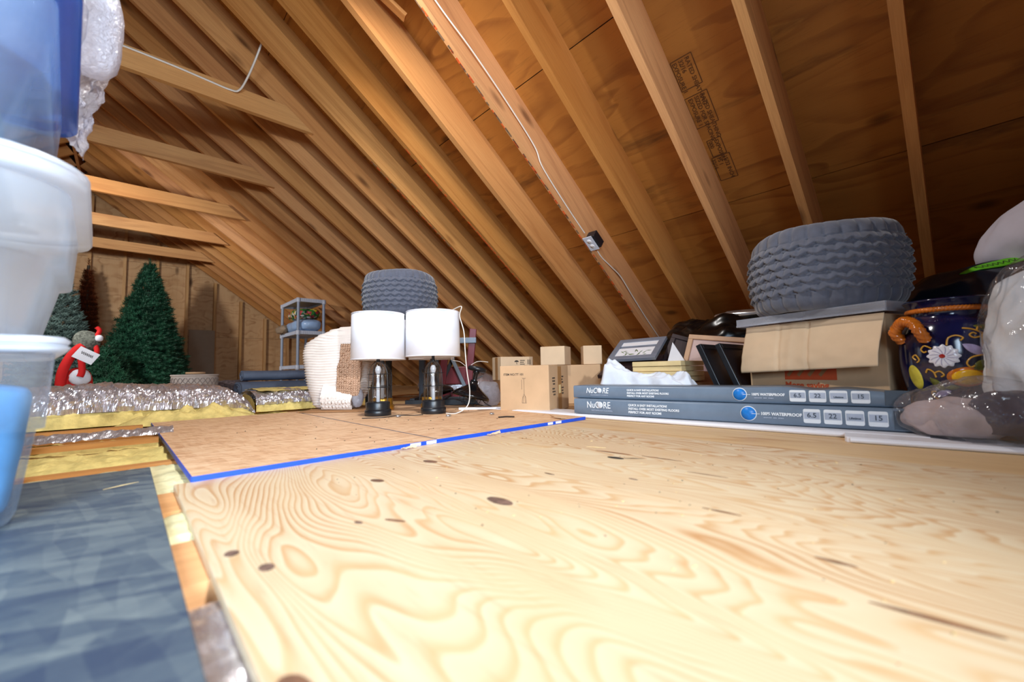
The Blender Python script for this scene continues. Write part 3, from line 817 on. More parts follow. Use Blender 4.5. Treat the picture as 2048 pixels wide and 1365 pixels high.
lamps = [((0.916, 1.962), 0.2, 'black', 0.130, -0.012, 'front left lamp with white drum shade and caged glass body on black base'),
         ((1.146, 1.822), 0.0, 'black', 0.138, 0.0, 'front right lamp with white drum shade, pale cord hanging over its shade'),
         ((1.065, 2.225), 0.5, 'brass', 0.130, -0.005, 'brass-footed white shade lamp hidden behind the front left lamp'),
         ((1.295, 2.075), 0.3, 'brass', 0.130, -0.005, 'brass-footed white shade lamp hidden behind the front right lamp')]
for (x, y), rz, bm_, rs_, dz_, lab in lamps:
    o = make_lamp(bm_, rs_, dz_)
    o.location = (x, y, 0.0112); o.rotation_euler = (0, 0, rz)
    tag(o, lab, 'table lamp', 'caged glass table lamps with white drum shades')
# pale cord over the right lamp's shade
pts = [(1.215, 1.80, 0.536), (1.222, 1.765, 0.536), (1.2205, 1.676, 0.545), (1.2275, 1.70, 0.50), (1.245, 1.69, 0.42), (1.248, 1.685, 0.32), (1.25, 1.675, 0.22), (1.262, 1.67, 0.12), (1.24, 1.66, 0.05), (1.19, 1.68, 0.016), (1.16, 1.73, 0.0145)]
def smooth_path(p, n=8):
    p = [Vector(q) for q in p]; out = []
    for i in range(len(p) - 1):
        p0, p1, p2, p3 = p[max(i - 1, 0)], p[i], p[i + 1], p[min(i + 2, len(p) - 1)]
        for k in range(n):
            t = k / n
            out.append(0.5 * (2 * p1 + (p2 - p0) * t + (2 * p0 - 5 * p1 + 4 * p2 - p3) * t * t + (3 * p1 - p0 - 3 * p2 + p3) * t ** 3))
    return out + [p[-1]]
tag(obj('lamp_cord', MB().tube(smooth_path(pts), 0.0028, 6), 'cable'), 'pale cord hanging down the right lamp shade to the board', 'cord')
tag(obj('power_cable', MB().tube(smooth_path([(0.80, 1.88, 0.0135), (0.88, 1.83, 0.0135), (0.97, 1.845, 0.0135), (1.02, 1.79, 0.0135), (1.06, 1.78, 0.0135)]), 0.002, 6), 'black'), 'thin dark cord on the board between the two front lamps', 'cord')


# ------------------------------------------------------------------ smocked velvet poufs
def make_pouf():
    Rr, H, n, rows_ = 0.245, 0.325, 300, 6
    nz = 110; rings = []
    zb0, zb1 = 0.062, H - 0.062
    for i in range(nz + 1):
        s = i / nz
        # section: rounded bottom, wall, rounded top
        if s < 0.14: a_ = s / 0.14 * pi / 2; rr = Rr - 0.05 + 0.05 * sin(a_); z = 0.05 - 0.05 * cos(a_)
        elif s > 0.86: a_ = (1 - s) / 0.14 * pi / 2; rr = Rr - 0.05 + 0.05 * sin(a_); z = H - 0.05 + 0.05 * cos(a_)
        else: rr = Rr + 0.012 * sin(pi * (s - .14) / .72); z = 0.05 + (H - 0.1) * (s - 0.14) / 0.72
        ring = []
        for j in range(n):
            th = 2 * pi * j / n
            zz = z + 0.004 * sin(3 * th)
            row = (zz - zb0) / (zb1 - zb0) * rows_
            if 0 <= row < rows_:
                k = int(row); N = 30
                u = (th / (2 * pi) * N + 0.5 * (k % 2) + 0.05 * N3((cos(th) * 2, sin(th) * 2, k), 1.0)) % 1.0
                zig = 0.42 * abs(2 * u - 1) ** 1.2
                t = (row - k) - zig + 0.1
                if t < 0: u = (u + 0.5) % 1
                t = min(1.0, t % 1.0)
                d = 0.020 * (1 - t) ** 0.7 + 0.007 * (1 - abs(2 * u - 1) ** 2) - 0.010
                d -= 0.014 * exp(-(t / 0.07) ** 2) + 0.004 * exp(-((u - .5) / 0.05) ** 2)
            else:
                e = min(1, abs(row if row < 0 else row - rows_) * 1.2)
                ph = th / (2 * pi) * 30
                d = 0.006 * (abs(sin(pi * ph)) ** 0.4 - .7) * 1.6 + 0.004 * N3((cos(th) * 9, sin(th) * 9, z * 6), 1)
                d *= (1.2 - 0.5 * e)
            ring.append(((rr + d) * cos(th), (rr + d) * sin(th), zz))
        rings.append(ring)
    t = thing('pouf', '', 'pouf')
    obj('smocked_cover', MB().loft(rings, cap=(False, False)), 'velvet', t, fix=False)
    def cap_(z, sg):
        rr_ = [[((0.196 * q) * cos(2 * pi * j / 60), (0.196 * q) * sin(2 * pi * j / 60), z + sg * 0.018 * (1 - q * q)) for j in range(60)] for q in (1.0, 0.8, 0.5, 0.2, 0.02)]
        return MB().loft(rr_, cap=(False, True))
    obj('top_panel', cap_(H - 0.0005, 1), 'velvet', t)
    obj('bottom_panel', cap_(0.0005, 0), 'velvet', t)
    return t


pouf = make_pouf()
tag(pouf, 'large grey smocked velvet pouf on the clear tray over a cardboard box', 'pouf', 'grey smocked poufs')
pouf.location = (2.06, 0.345, 0.4195)
p2 = copy_tree(pouf)
tag(p2, 'grey smocked velvet pouf on black table behind the lamp shades', 'pouf', 'grey smocked poufs')
p2.location = (1.44, 2.72, 0.602)

# black side table under the far pouf
t = thing('side_table', 'black square side table holding the grey pouf behind the lamps', 'table', (1.47, 2.72, -0.002), 0.75)
obj('table_top', MB().box((0, 0, 0.589), (0.44, 0.44, 0.028)), 'charcoal', t, bevel=0.003)
for sx in (-1, 1):
    for sy in (-1, 1):
        obj('leg', MB().box((sx * 0.185, sy * 0.185, 0.2875), (0.036, 0.036, 0.575)), 'charcoal', t, bevel=0.002)
for s_ in (-1, 1):
    obj('stretcher', MB().box((0, s_ * 0.185, 0.53), (0.33, 0.02, 0.04)), 'charcoal', t)


# ------------------------------------------------------------------ cream wrapped bundle
def wrap_bundle():
    t = thing('wrapped_bundle', 'cream ribbed honeycomb wrap around a taupe board, left of the lamps', 'wrapped bundle', (0.955, 2.53, 0.0205), -0.748)
    prof = [(0.0, -0.125, 0.09, .10), (0.02, -0.15, 0.10, .12), (0.10, -0.175, 0.15, .14), (0.2, -0.195, 0.17, .15), (0.33, -0.205, 0.18, .14), (0.38, -0.195, 0.185, .13), (0.42, -0.13, 0.19, .12), (0.455, -0.06, 0.19, .10), (0.475, 0.0, 0.17, .07), (0.483, 0.05, 0.14, .03)]
    rings = []
    nz, n = 120, 120
    for i in range(nz + 1):
        z = 0.483 * i / nz
        k = max(q for q in range(len(prof) - 1) if prof[q][0] <= z + 1e-9)
        f = min(1, (z - prof[k][0]) / (prof[k + 1][0] - prof[k][0])); f = f * f * (3 - 2 * f) if k > 5 else f
        l, r_, b = (prof[k][q] + (prof[k + 1][q] - prof[k][q]) * f for q in (1, 2, 3))
        cx, a_ = (l + r_) / 2, (r_ - l) / 2; ring = []
        for j in range(n):
            th = 2 * pi * j / n
            ex = math.copysign(abs(cos(th)) ** 0.6, cos(th)); ey = math.copysign(abs(sin(th)) ** 0.6, sin(th))
            d = 1.0
            mask = max(0, min(1, 0.75 + 1.6 * N3((ex, ey, z * 5), 1.3, 4)))
            rib = sin(z * 420 + 5 * N3((ex, ey, z * 4), 1.5, 2) + 3 * ex)
            dd = 0.0045 * mask * rib + 0.010 * N3((ex * 1.5, ey * 1.5, z * 6), 1.3, 9)
            ring.append((cx + (a_ + dd) * ex, (b + dd) * ey, z))
        rings.append(ring)
    obj('ribbed_wrap', MB().loft(rings), 'cream', t)
    # taupe board showing through the opening on the front, dimpled
    def f(u, v):
        x = 0.03 + 0.13 * u + 0.02 * v; z = 0.10 + 0.27 * v - 0.03 * u * (1 - v)
        return (x, -0.156 - 0.004 * max(0, sin(x * 480)) * max(0, sin(z * 480)) + 0.02 * v * v, z)
    o = obj('taupe_board', MB().grid(f, 60, 90), 'taupe', t); o.modifiers.new('Solidify', 'SOLIDIFY').thickness = -0.012
    # white foot and its bubble-wrapped end
    def g(u, v):
        x = -0.05 + 0.17 * u; z = 0.012 + (0.12 - 0.055 * u) * v
        return (x, -0.135 - 0.035 * sin(pi * (0.15 + 0.85 * v)) - 0.004 * max(0, sin(x * 330)) * max(0, sin(z * 330)) * (1 - v), z)
    o = obj('padded_foot', MB().grid(g, 60, 40), 'cream', t); o.modifiers.new('Solidify', 'SOLIDIFY').thickness = -0.02
    obj('bubble_end', blob(12, 20, (0.03, 0.03, 0.055), (0.145, -0.14, 0.062), 2.4, lambda p, d: 0.004 * N3(p, 120)), 'bubble', t)
wrap_bundle()
tag(obj('cardboard_sheet', MB().prism([(-0.2, -0.16), (0.22, -0.19), (0.25, 0.15), (-0.17, 0.17)], 0, 0.005, 'z'), 'card_dark', None, (0.94, 2.44, 0.0135), (0, 0, -0.7)), 'flat brown cardboard sheet under the cream wrapped bundle', 'cardboard')


# ------------------------------------------------------------------ maroon folding chair with grey frame behind the lamps
t = thing('folding_chair', 'maroon folding chair with grey bars standing behind the front right lamp', 'chair', (1.99, 2.62, -0.002), -0.75)
for sx in (-0.21, 0.0):
    obj('back_post', MB().box((sx, 0.02, 0.31), (0.055, 0.03, 0.50), (0.02, 0.10, 0)), 'maroon', t, bevel=0.004)
obj('grey_bar', MB().box((-0.07, -0.012, 0.465), (0.24, 0.02, 0.045)), 'steelgrey', t, bevel=0.004)
obj('front_leg', MB().box((-0.085, -0.03, 0.20), (0.028, 0.02, 0.42), (0.0, -0.42, 0)), 'steelgrey', t, bevel=0.003)
obj('front_leg', MB().box((-0.20, 0.035, 0.20), (0.028, 0.02, 0.42), (0.0, 0.42, 0)), 'charcoal', t, bevel=0.003)
obj('seat', MB().box((-0.12, 0.05, 0.19), (0.24, 0.03, 0.14)), 'maroon', t, bevel=0.006)
obj('foot_rail', MB().box((-0.1, 0.03, 0.03), (0.30, 0.03, 0.06)), 'maroon', t, bevel=0.004)


# ------------------------------------------------------------------ black pendant lights lying on the floor
def pendant():
    t = thing('pendant_light', '', 'pendant light')
    sh = MB().lathe([(0.022, 0.150), (0.024, 0.135), (0.034, 0.120), (0.062, 0.10), (0.095, 0.078), (0.108, 0.062), (0.110, 0.050)], 40, cap=(True, False))
    o = obj('dome_shade', sh, 'blackgloss', t); o.modifiers.new('Solidify', 'SOLIDIFY').thickness = 0.002
    obj('neck', MB().lathe([(0.012, 0.148), (0.013, 0.19), (0.019, 0.195), (0.019, 0.205)], 20), 'blackgloss', t)
    obj('canopy', MB().lathe([(0.019, 0.2055), (0.052, 0.209), (0.055, 0.214), (0.055, 0.226), (0.045, 0.232), (0.01, 0.2325)], 32), 'black', t)
    obj('globe', MB().lathe([(0.015, 0.098), (0.032, 0.08), (0.038, 0.055), (0.030, 0.028), (0.008, 0.018)], 24), 'bulbglass', t)
    for k in range(6):
        a_ = 2 * pi * k / 6
        obj('guard_wire', MB().tube([(r_ * cos(a_), r_ * sin(a_), z) for r_, z in ((0.106, 0.05), (0.098, 0.03), (0.07, 0.012), (0.03, 0.003), (0.0, 0.002))], 0.0016, 5), 'black', t)
    obj('guard_ring', MB().tube([(0.085 * cos(2 * pi * j / 40), 0.085 * sin(2 * pi * j / 40), 0.020) for j in range(41)], 0.0016, 5), 'black', t)
    return t


pd = pendant(); tag(pd, 'black dome pendant light with wire guard standing left of the cardboard boxes', 'pendant light', 'black pendant lights with wire guards')
pd.location = (1.46, 1.945, 0.018); pd.rotation_euler = (0.14, 0.22, 0.3)
pd2 = copy_tree(pd); tag(pd2, 'black dome pendant light tipped behind the other pendant, beside the right lamp', 'pendant light', 'black pendant lights with wire guards')
pd2.location = (1.45, 2.24, 0.026); pd2.rotation_euler = (-0.25, 0.15, 1.0)
for i, (p, lab) in enumerate((([(1.43, 1.93, 0.25), (1.40, 1.945, 0.275), (1.365, 1.965, 0.285), (1.345, 1.98, 0.31)], 'pale bare wire sticking up left from the pendant canopy'), ([(1.47, 1.93, 0.255), (1.50, 1.90, 0.275), (1.55, 1.87, 0.27)], 'pale bare wire curling right from the pendant canopy'))):
    tag(obj('bare_wire', MB().tube(smooth_path(p), 0.0018, 5), 'cable'), lab, 'wire')
# white tube and folded dark stand behind the lamps
tag(obj('white_tube', MB().tube([(1.33, 1.86, 0.013), (1.54, 1.70, 0.010)], 0.0105, 12), 'trim'), 'white tube lying in front of the black pendant lights', 'tube')
t = thing('folded_stand', 'flat black folded metal stand lying behind the front lamps', 'stand', (1.62, 2.42, -0.002), -0.7)
obj('side_rail', MB().box((0, -0.12, 0.02), (0.5, 0.03, 0.04)), 'black', t, bevel=0.003)
obj('side_rail', MB().box((0, 0.12, 0.02), (0.5, 0.03, 0.04)), 'black', t, bevel=0.003)
for x in (-0.2, 0.0, 0.2): obj('cross_bar', MB().box((x, 0, 0.045), (0.03, 0.3, 0.012)), 'black', t)
# scraps of foil insulation far behind
tag(obj('foil_bag', blob(18, 30, (0.34, 0.16, 0.12), e=2.4, disp=lambda p, d: 0.03 * FB(p, 9, 3) + 0.012 * RG(p, 24, 1), flat=0.8), 'foil', None, (2.08, 2.90, 0.096), (0, 0, -0.7)), 'crumpled silver foil insulation behind the maroon folding chair', 'insulation')
tag(obj('bubble_bundle', blob(16, 26, (0.075, 0.08, 0.085), e=2.4, disp=lambda p, d: 0.012 * FB(p, 18, 7), flat=0.8), 'bubble', None, (1.70, 2.06, 0.068)), 'clear crumpled plastic bundle left of the brown boxes', 'plastic bundle')
tag(obj('dark_cable', MB().tube(smooth_path([(1.60, 1.98, 0.19), (1.565, 2.0, 0.165), (1.55, 1.985, 0.10), (1.59, 1.96, 0.03), (1.62, 1.93, 0.004)]), 0.003, 6), 'black'), 'thin dark cable arching beside the plastic bundle', 'cable')


# ------------------------------------------------------------------ cardboard boxes
def carton(label, loc, rz, w, d, h, mat='card', tape_x=None, bev=0.004):
    """front face is local -Y, local origin at the middle of the front bottom edge"""
    t = thing('cardboard_box', label, 'cardboard box', loc, rz)
    obj('carton', MB().box((0, d / 2, h / 2), (w, d, h)), mat, t, bevel=bev, seg=2)
    mb = MB().box((0, d / 2, h + 0.0006), (0.003, d - .01, 0.0012)); obj('flap_seam', mb, 'card_dark', t)
    return t


def glyph_rows(parent, x0, z0, cols, rows_, sx, sz, y, mat='ink', seed=0, vertical=False, side=None):
    """rows of small dark print marks on a carton face"""
    r = random.Random(seed); mb = MB()
    for j in range(rows_):
        x = x0
        for i in range(cols):
            w = r.uniform(0.5, 1.0) * sx
            if r.random() < 0.85:
                if side is None: mb.box((x + w / 2, y, z0 - j * sz * 1.9), (w * 0.75, 0.0006, sz))
                else: mb.box((side, x + w / 2, z0 - j * sz * 1.9), (0.0006, w * 0.75, sz))
            x += w * 1.05
    return obj('print_marks', mb, mat, parent)


# front box with the drawing of a pendant light
fb = carton('cardboard box printed with a pendant light drawing, in front of the others', (1.504, 1.529, 0.0), -1.18, 0.275, 0.33, 0.243, 'card')
me = text_mesh('ITEM NO.TT 101', 0.016, 0.0002); me.transform(Matrix.Rotation(pi / 2, 4, 'X'))
link('lettering', me, 'ink', fb, (-0.115, -0.0006, 0.192))
mb = MB()
lw = 0.0014
for a_, b_ in (((-.01, .178), (.012, .178)), ((-.006, .174), (.008, .174)), ((.001, .172), (.001, .095)), ((.001, .095), (-.008, .078)), ((.001, .095), (.010, .078)), ((-.008, .078), (-.011, .05)), ((.010, .078), (.013, .05)), ((-.011, .05), (.013, .05)), ((-.003, .09), (-.004, .05)), ((.005, .09), (.006, .05)), ((-.012, .17), (-.012, .12))):
    mb.tube([(a_[0], -0.0004, a_[1]), (b_[0], -0.0004, b_[1])], lw * 0.5, 4)
obj('pendant_drawing', mb, 'ink', fb)
obj('packing_tape', MB().box((0.1382, 0.17, 0.1215), (0.0008, 0.06, 0.23)), 'tape', fb)
obj('packing_tape', MB().box((0.0, 0.17, 0.2438), (0.275, 0.06, 0.0009)), 'tape', fb)
for y0, zz, s_ in ((0.05, 0.175, 1), (0.19, 0.18, 2), (0.05, 0.12, 3), (0.2, 0.12, 4)):
    glyph_rows(fb, y0, zz, 4, 3, 0.014, 0.008, 0, 'ink', s_, side=0.138)
obj('shipping_label', MB().box((0.1390, 0.17, 0.115), (0.0008, 0.035, 0.045)), 'canvas', fb)

lb = carton('lower brown cardboard box behind the front box, with dark print', (2.025, 2.12, 0.0), -0.38, 0.25, 0.17, 0.148, 'card_dark')
glyph_rows(lb, -0.115, 0.12, 4, 4, 0.016, 0.009, -0.0005, 'greyink', 11)
obj('packing_tape', MB().box((-0.03, -0.0005, 0.074), (0.05, 0.0008, 0.14)), 'tape', lb)
ub = carton('upper cardboard box printed with umbrella symbol, stacked behind the front box', (2.025, 2.12, 0.149), -0.34, 0.25, 0.17, 0.166, 'card_pale')
mb = MB()
ux, uz = -0.005, 0.128
mb.prism([(ux + 0.017 * cos(pi * i / 10), uz + 0.013 * sin(pi * i / 10)) for i in range(11)], -0.0006, 0.0, 'y')
mb.box((ux, -0.0003, uz - 0.006), (0.003, 0.0006, 0.016)); mb.box((ux + 0.003, -0.0003, uz - 0.014), (0.007, 0.0006, 0.003))
mb.box((0.085, -0.0003, uz), (0.006, 0.0006, 0.035)); mb.box((0.099, -0.0003, uz), (0.006, 0.0006, 0.035))
obj('umbrella_symbol', mb, 'ink', ub)
glyph_rows(ub, 0.022, 0.139, 4, 3, 0.013, 0.007, -0.0005, 'ink', 12)
obj('packing_tape', MB().box((-0.1255, 0.085, 0.083), (0.0008, 0.05, 0.16)), 'tape', ub)

cb = carton('plain tan cardboard box right of the front box, below two smaller ones', (2.06, 1.665, 0.0), -0.755, 0.375, 0.26, 0.246, 'card')
obj('packing_tape', MB().box((0.0, 0.13, 0.2468), (0.375, 0.05, 0.0008)), 'tape', cb)
carton('small tan cardboard box on top of the plain box, nearer the lamps', (1.965, 1.735, 0.2475), -1.15, 0.16, 0.15, 0.118, 'card_pale')
carton('small pale cardboard box on top of the plain box, nearer the picture frames', (2.205, 1.60, 0.2475), -0.80, 0.12, 0.14, 0.122, 'card_pale')
tag(obj('white_packet', MB().box((0, 0, 0.02), (0.09, 0.12, 0.04)), plain('lilac_paper', srgb(206, 210, 236), 0.6), None, (2.42, 1.50, 0.26), (0, 0.3, -0.6), bevel=0.004), 'small pale lilac packet between boxes and picture frames', 'packet')
tag(obj('low_carton', MB().box((0, 0, 0.13), (0.3, 0.34, 0.26)), 'card_dark', None, (2.50, 1.42, -0.002), (0, 0, -0.1), bevel=0.004), 'brown box under the grey picture frame, mostly hidden', 'cardboard box')

# big box with folded-down flap, under the tray
bb = thing('cardboard_box', 'big cardboard box with folded-down flap and orange print under the tray', 'cardboard box', (1.91, 0.385, -0.002), -1.937 + pi / 2 - pi / 2 + 0.0)
# local frame: X runs along the front edge from far-left to right, Y into the box
u_ = Vector((1.82 - 2.0, 0.15 - 0.62, 0)).normalized(); v_ = Vector((-u_.y, u_.x, 0))
bb.rotation_euler = (0, 0, math.atan2(u_.y, u_.x))
WB, DB, HB = 0.50, 0.33, 0.385
obj('carton', MB().box((0, DB / 2, HB / 2), (WB, DB, HB)), 'card', bb, bevel=0.004)
def flapf(u, v):
    x = (u - .5) * (WB + 0.004); out = 0.004 + 0.05 * sin(v * pi / 2) ** 1.3 + 0.004 * sin(u * 9) * v + 0.003 * N3((u * 4, v * 3, 0), 2) - 0.004 * exp(-((u - .30 - .03 * v) / .015) ** 2) - 0.005 * exp(-((u - .52 - .03 * v) / .012) ** 2) + 0.003 * exp(-((u - .41) / .03) ** 2)
    return (x * (1 - 0.01 * v), -out, HB + 0.002 - 0.198 * v + 0.022 * v * u)
fo = obj('flap', MB().grid(flapf, 120, 24), 'card_pale', bb); fo.modifiers.new('Solidify', 'SOLIDIFY').thickness = 0.004
# orange block with pale slanted bars, and the slogan
obj('orange_block', MB().box((0.0, -0.0008, 0.205), (0.19, 0.0010, 0.085)), 'orangeink', bb)
mb = MB()
for i in range(4): mb.box((-0.06 + 0.04 * i, -0.0018, 0.205), (0.012, 0.0008, 0.07), (0, 0.7, 0))
obj('slanted_bars', mb, 'card_dark', bb)
me = text_mesh('More saving', 0.033, 0.0008); me.transform(Matrix.Rotation(pi / 2, 4, 'X'))
link('lettering', me, 'orangeink', bb, (-0.095, -0.001, 0.131))

# clear acrylic tray
tr = thing('acrylic_tray', 'clear shallow acrylic tray between the big pouf and the cardboard box', 'tray', bb.matrix_basis.to_translation() + Vector((0, 0, HB + 0.004)), bb.rotation_euler[2])
wt, dt, ht = 0.545, 0.42, 0.028
yt = DB / 2 - 0.01
for nm, c, s_ in (('front_wall', (0.0, -0.035, 0.0165), (wt, 0.004, 0.033)), ('back_wall', (0.0, dt - 0.035, 0.0165), (wt, 0.004, 0.033)), ('side_wall', (-wt / 2, dt / 2 - 0.035, 0.0165), (0.004, dt - .004, 0.033)), ('side_wall', (wt / 2, dt / 2 - 0.035, 0.0165), (0.004, dt - .004, 0.033)), ('tray_bottom', (0, dt / 2 - 0.035, 0.0315), (wt - .004, dt - .004, 0.003)), ('lip', (0, -0.0385, 0.004), (wt, 0.003, 0.006))):
    obj(nm, MB().box(c, s_), 'tray', tr)


# ------------------------------------------------------------------ flooring cartons and white trim
def trim_board(label, a_, b_, w, th, z, round_end=True):
    a_, b_ = Vector(a_), Vector(b_); d = b_ - a_; ln = d.length
    o = thing('trim_board', label, 'trim board', (a_.x, a_.y, z), math.atan2(d.y, d.x))
    poly = [(0.012, 0), (ln, 0), (ln, w), (0.012, w), (0.004, w - .006), (0, w - .014), (0, 0.014), (0.004, 0.005)]
    obj('board', MB().prism(poly, 0, th, 'z'), 'trim', o, bevel=0.002)
    obj('front_bead', MB().tube([(0.012, -0.001, th * 0.5), (ln, -0.001, th * 0.5)], th * 0.42, 8), 'trim', o)
    return o


trim_board('long white trim board under the flooring cartons, running to the boxes', (1.475, 1.73), (1.595, 0.06), 0.15, 0.018, -0.002)
trim_board('short white trim board with rounded end, under the clear bags', (1.487, 0.228), (1.60, -0.55), 0.13, 0.016, -0.002)


def flooring_carton(label, a_, b_, w, h, z, upper):
    a_, b_ = Vector(a_), Vector(b_); d = b_ - a_; ln = d.length
    t = thing('flooring_carton', label, 'flooring carton', (a_.x, a_.y, z), math.atan2(d.y, d.x), 'slate grey flooring cartons')
    # local X along the carton (left to right), front face at Y=0 facing -Y, depth +Y
    nx = 48; rings = []
    for i in range(nx + 1):
        x = ln * i / nx; q = 0.0; zz = 0.0
        if upper:
            q = max(0, (x - ln * 0.62) / (ln * 0.38)); zz = 0.006 * sin(q * 7) * q
        top = h + (0.012 * q * sin(q * 5) - 0.012 * exp(-((x / ln - 0.80) / 0.05) ** 2) if upper else 0)
        yf = -0.004 * q * q
        c_ = 0.005
        rings.append([(x, yf + c_, 0), (x, yf, c_), (x, yf + 0.0005, top * 0.5), (x, yf, top - c_), (x, yf + c_, top), (x, w * 0.5, top - (0.006 * q)), (x, w - c_, top), (x, w, top - c_), (x, w, c_), (x, w - c_, 0)])
    obj('carton', MB().loft(rings), 'slate', t)
    def txt(s, size, x, z_, mat='whiteink', bold=0.0, shear=0.0, sx=1.0, y=-0.0012):
        me = text_mesh(s, size, bold, shear, sx=sx); me.transform(Matrix.Rotation(pi / 2, 4, 'X'))
        return link('lettering', me, mat, t, (x, y, z_))
    k = h / 0.066
    sh = 0.25 if upper else 0.0
    txt('NuC', 0.040 * k, 0.066, 0.028 * k, shear=sh, sx=0.80, bold=0.0004)
    txt('RE', 0.040 * k, 0.146, 0.028 * k, shear=sh, sx=0.80, bold=0.0004)
    # globe in place of the O
    obj('globe_logo', MB().lathe([(0.0138 * k, 0), (0.0138 * k, 0.001), (0.002, 0.0012)], 28), 'whiteink', t, (0.1305 if not upper else 0.132, -0.0006, 0.0415 * k), (pi / 2, 0, 0))
    obj('globe_lines', MB().tube([(0.009 * cos(2 * pi * j / 20), 0.009 * sin(2 * pi * j / 20), 0) for j in range(21)], 0.0008, 4).box((0, 0, 0), (0.02, 0.0012, 0.001)).box((0, 0, 0), (0.0012, 0.02, 0.001)), 'greyink', t, (0.1305 if not upper else 0.132, -0.0016, 0.0415 * k), (pi / 2, 0, 0))
    txt('WATERPROOF FLOORING', 0.0095 * k, 0.088, 0.014 * k, 'greyink', sx=0.9)
    for j, s in enumerate(('QUICK & EASY INSTALLATION!', 'INSTALL OVER MOST EXISTING FLOORS', 'PERFECT FOR ANY ROOM!')):
        txt(s, 0.0125 * k, 0.262, 0.042 * k - 0.0145 * k * j, bold=0.0004, sx=0.92)
    # blue disc with white edge
    xd = 0.705 if not upper else 0.69
    zc, rd = (0.034 * k, 0.023) if not upper else (0.036 * k, 0.021)
    obj('disc_edge', MB().lathe([(rd + .0025, 0), (rd + .0025, 0.001), (0.001, 0.001)], 36), 'whiteink', t, (xd, -0.0004, zc), (pi / 2, 0, 0))
    obj('blue_disc', MB().lathe([(rd, 0.001), (rd, 0.0018), (0.001, 0.0018)], 36), 'bluedot', t, (xd, -0.0004, zc), (pi / 2, 0, 0))
    obj('callout_line', MB().box((xd + 0.022, -0.0026, zc), (0.024, 0.0006, 0.0014)), 'whiteink', t)
    txt('100% WATERPROOF', 0.0135 * k, xd + 0.037, zc - 0.003, bold=0.0006, sx=0.95)
    glyph_rows(t, xd + 0.045, zc - 0.0115, 16, 1, 0.005, 0.003, -0.0006, 'greyink', 31)
    for j, s in enumerate(('6.5', '22', 'Lifetime', '15')):
        x = (0.885 if not upper else 0.862) + 0.0535 * j; z_ = 0.034 * k
        obj('badge', MB().prism(rr2(0.0225, 0.0225 * k, 0.005), -0.0008, 0.0006), 'whiteink', t, (x, -0.0004 - (0.0045 * max(0, (x / ln - .62) / .38) ** 2 if upper else 0), z_))
        obj('badge_panel', MB().box((x, -0.0016 - (0.0045 * max(0, (x / ln - .62) / .38) ** 2 if upper else 0), z_ + 0.002), (0.041, 0.0006, 0.022 * k)), 'greyink', t)
        me = text_mesh(s, 0.021 * k if len(s) < 4 else 0.009 * k, 0.0002, align='CENTER'); me.transform(Matrix.Rotation(pi / 2, 4, 'X'))
        link('lettering', me, 'slate_dark', t, (x, -0.0024 - (0.0045 * max(0, (x / ln - .62) / .38) ** 2 if upper else 0), z_ - 0.004))
    if upper:
        for nm, x, rx, ry, mt_ in (('top_print', 0.30, 0.05, 0.012, 'whiteink'), ('top_print', 0.47, 0.055, 0.02, 'greyink'), ('top_disc', 0.62, 0.05, 0.022, 'bluedot'), ('top_print', 0.72, 0.09, 0.03, 'whiteink')):
            obj(nm, MB().lathe([(1, 0), (1, 0.3), (0.001, 0.3)], 28), mt_, t, (x, 0.04, h - 0.0022)).scale = (rx, ry, 0.004)
    # darker printed end
    obj('end_panel', MB().box((ln - 0.028, -0.0008 - (0.0045 if upper else 0), h * 0.5), (0.054, 0.001, h - .012)), 'slate_dark', t)
    return t


def rr2(hx, hz, r):
    return [(x, z) for x, z, _ in rrect(-hx, hx, -hz, hz, r, 0, 4)]


flooring_carton('lower slate grey flooring carton resting on the long white trim', (1.507, 1.206), (1.653, 0.080), 0.185, 0.066, 0.0185, False)
flooring_carton('upper slate grey flooring carton with crumpled top, stacked on the other', (1.526, 1.222), (1.673, 0.098), 0.185, 0.056, 0.0865, True)


# ------------------------------------------------------------------ cloth, canvases and picture frames
def clothf(u, v):
    y = 1.30 - 0.57 * u; x = 1.765 + 0.17 * v
    prof = sin(pi * min(1, v * 1.15)) ** 0.5 if v < .87 else 0.5
    hgt = (0.215 + 0.045 * sin(u * 9 + 0.5) * (1 - u)) * (1 - 0.30 * u) * min(1, u * 6 + .25) * min(1, (1 - u) * 6 + 0.05)
    p = (u * 3, v * 1.2, 0)
    z = -0.002 + hgt * (0.35 + 0.65 * prof) * (1 if 0.02 < v else 0.5) + 0.034 * RG((u * 3 + v * 1.6, v * 1.6, 0), 1.6, 2) * min(1, v * 6) - 0.015 + 0.012 * RG((u * 6 - v * 4, v * 2.5 + u, 0), 1.2, 5) + 0.003 * N3((u * 16 + v * 9, v * 7, 0), 1.0, 8)
    return (x + 0.016 * N3((u * 8, v * 4, 4), 1.0), y + 0.01 * N3((u * 6, v * 6, 1), 1), max(0.0, z))
o = obj('white_cloth', MB().grid(clothf, 150, 60), 'whitecloth'); o.modifiers.new('Solidify', 'SOLIDIFY').thickness = 0.003
tag(o, 'crumpled white cloth heaped behind the flooring cartons', 'cloth')
tag(obj('low_carton', MB().box((0, 0, 0.071), (0.30, 0.34, 0.142)), 'card_dark', None, (2.10, 1.04, -0.002), (0, 0, 0.0), bevel=0.004), 'low brown carton under the stack of cream canvases', 'cardboard box')
labs = ('topmost cream canvas of the stack behind the white cloth', 'second cream canvas from the top of the stack', 'third cream canvas from the top, jutting out', 'bottom cream canvas of the stack, half behind the cloth')
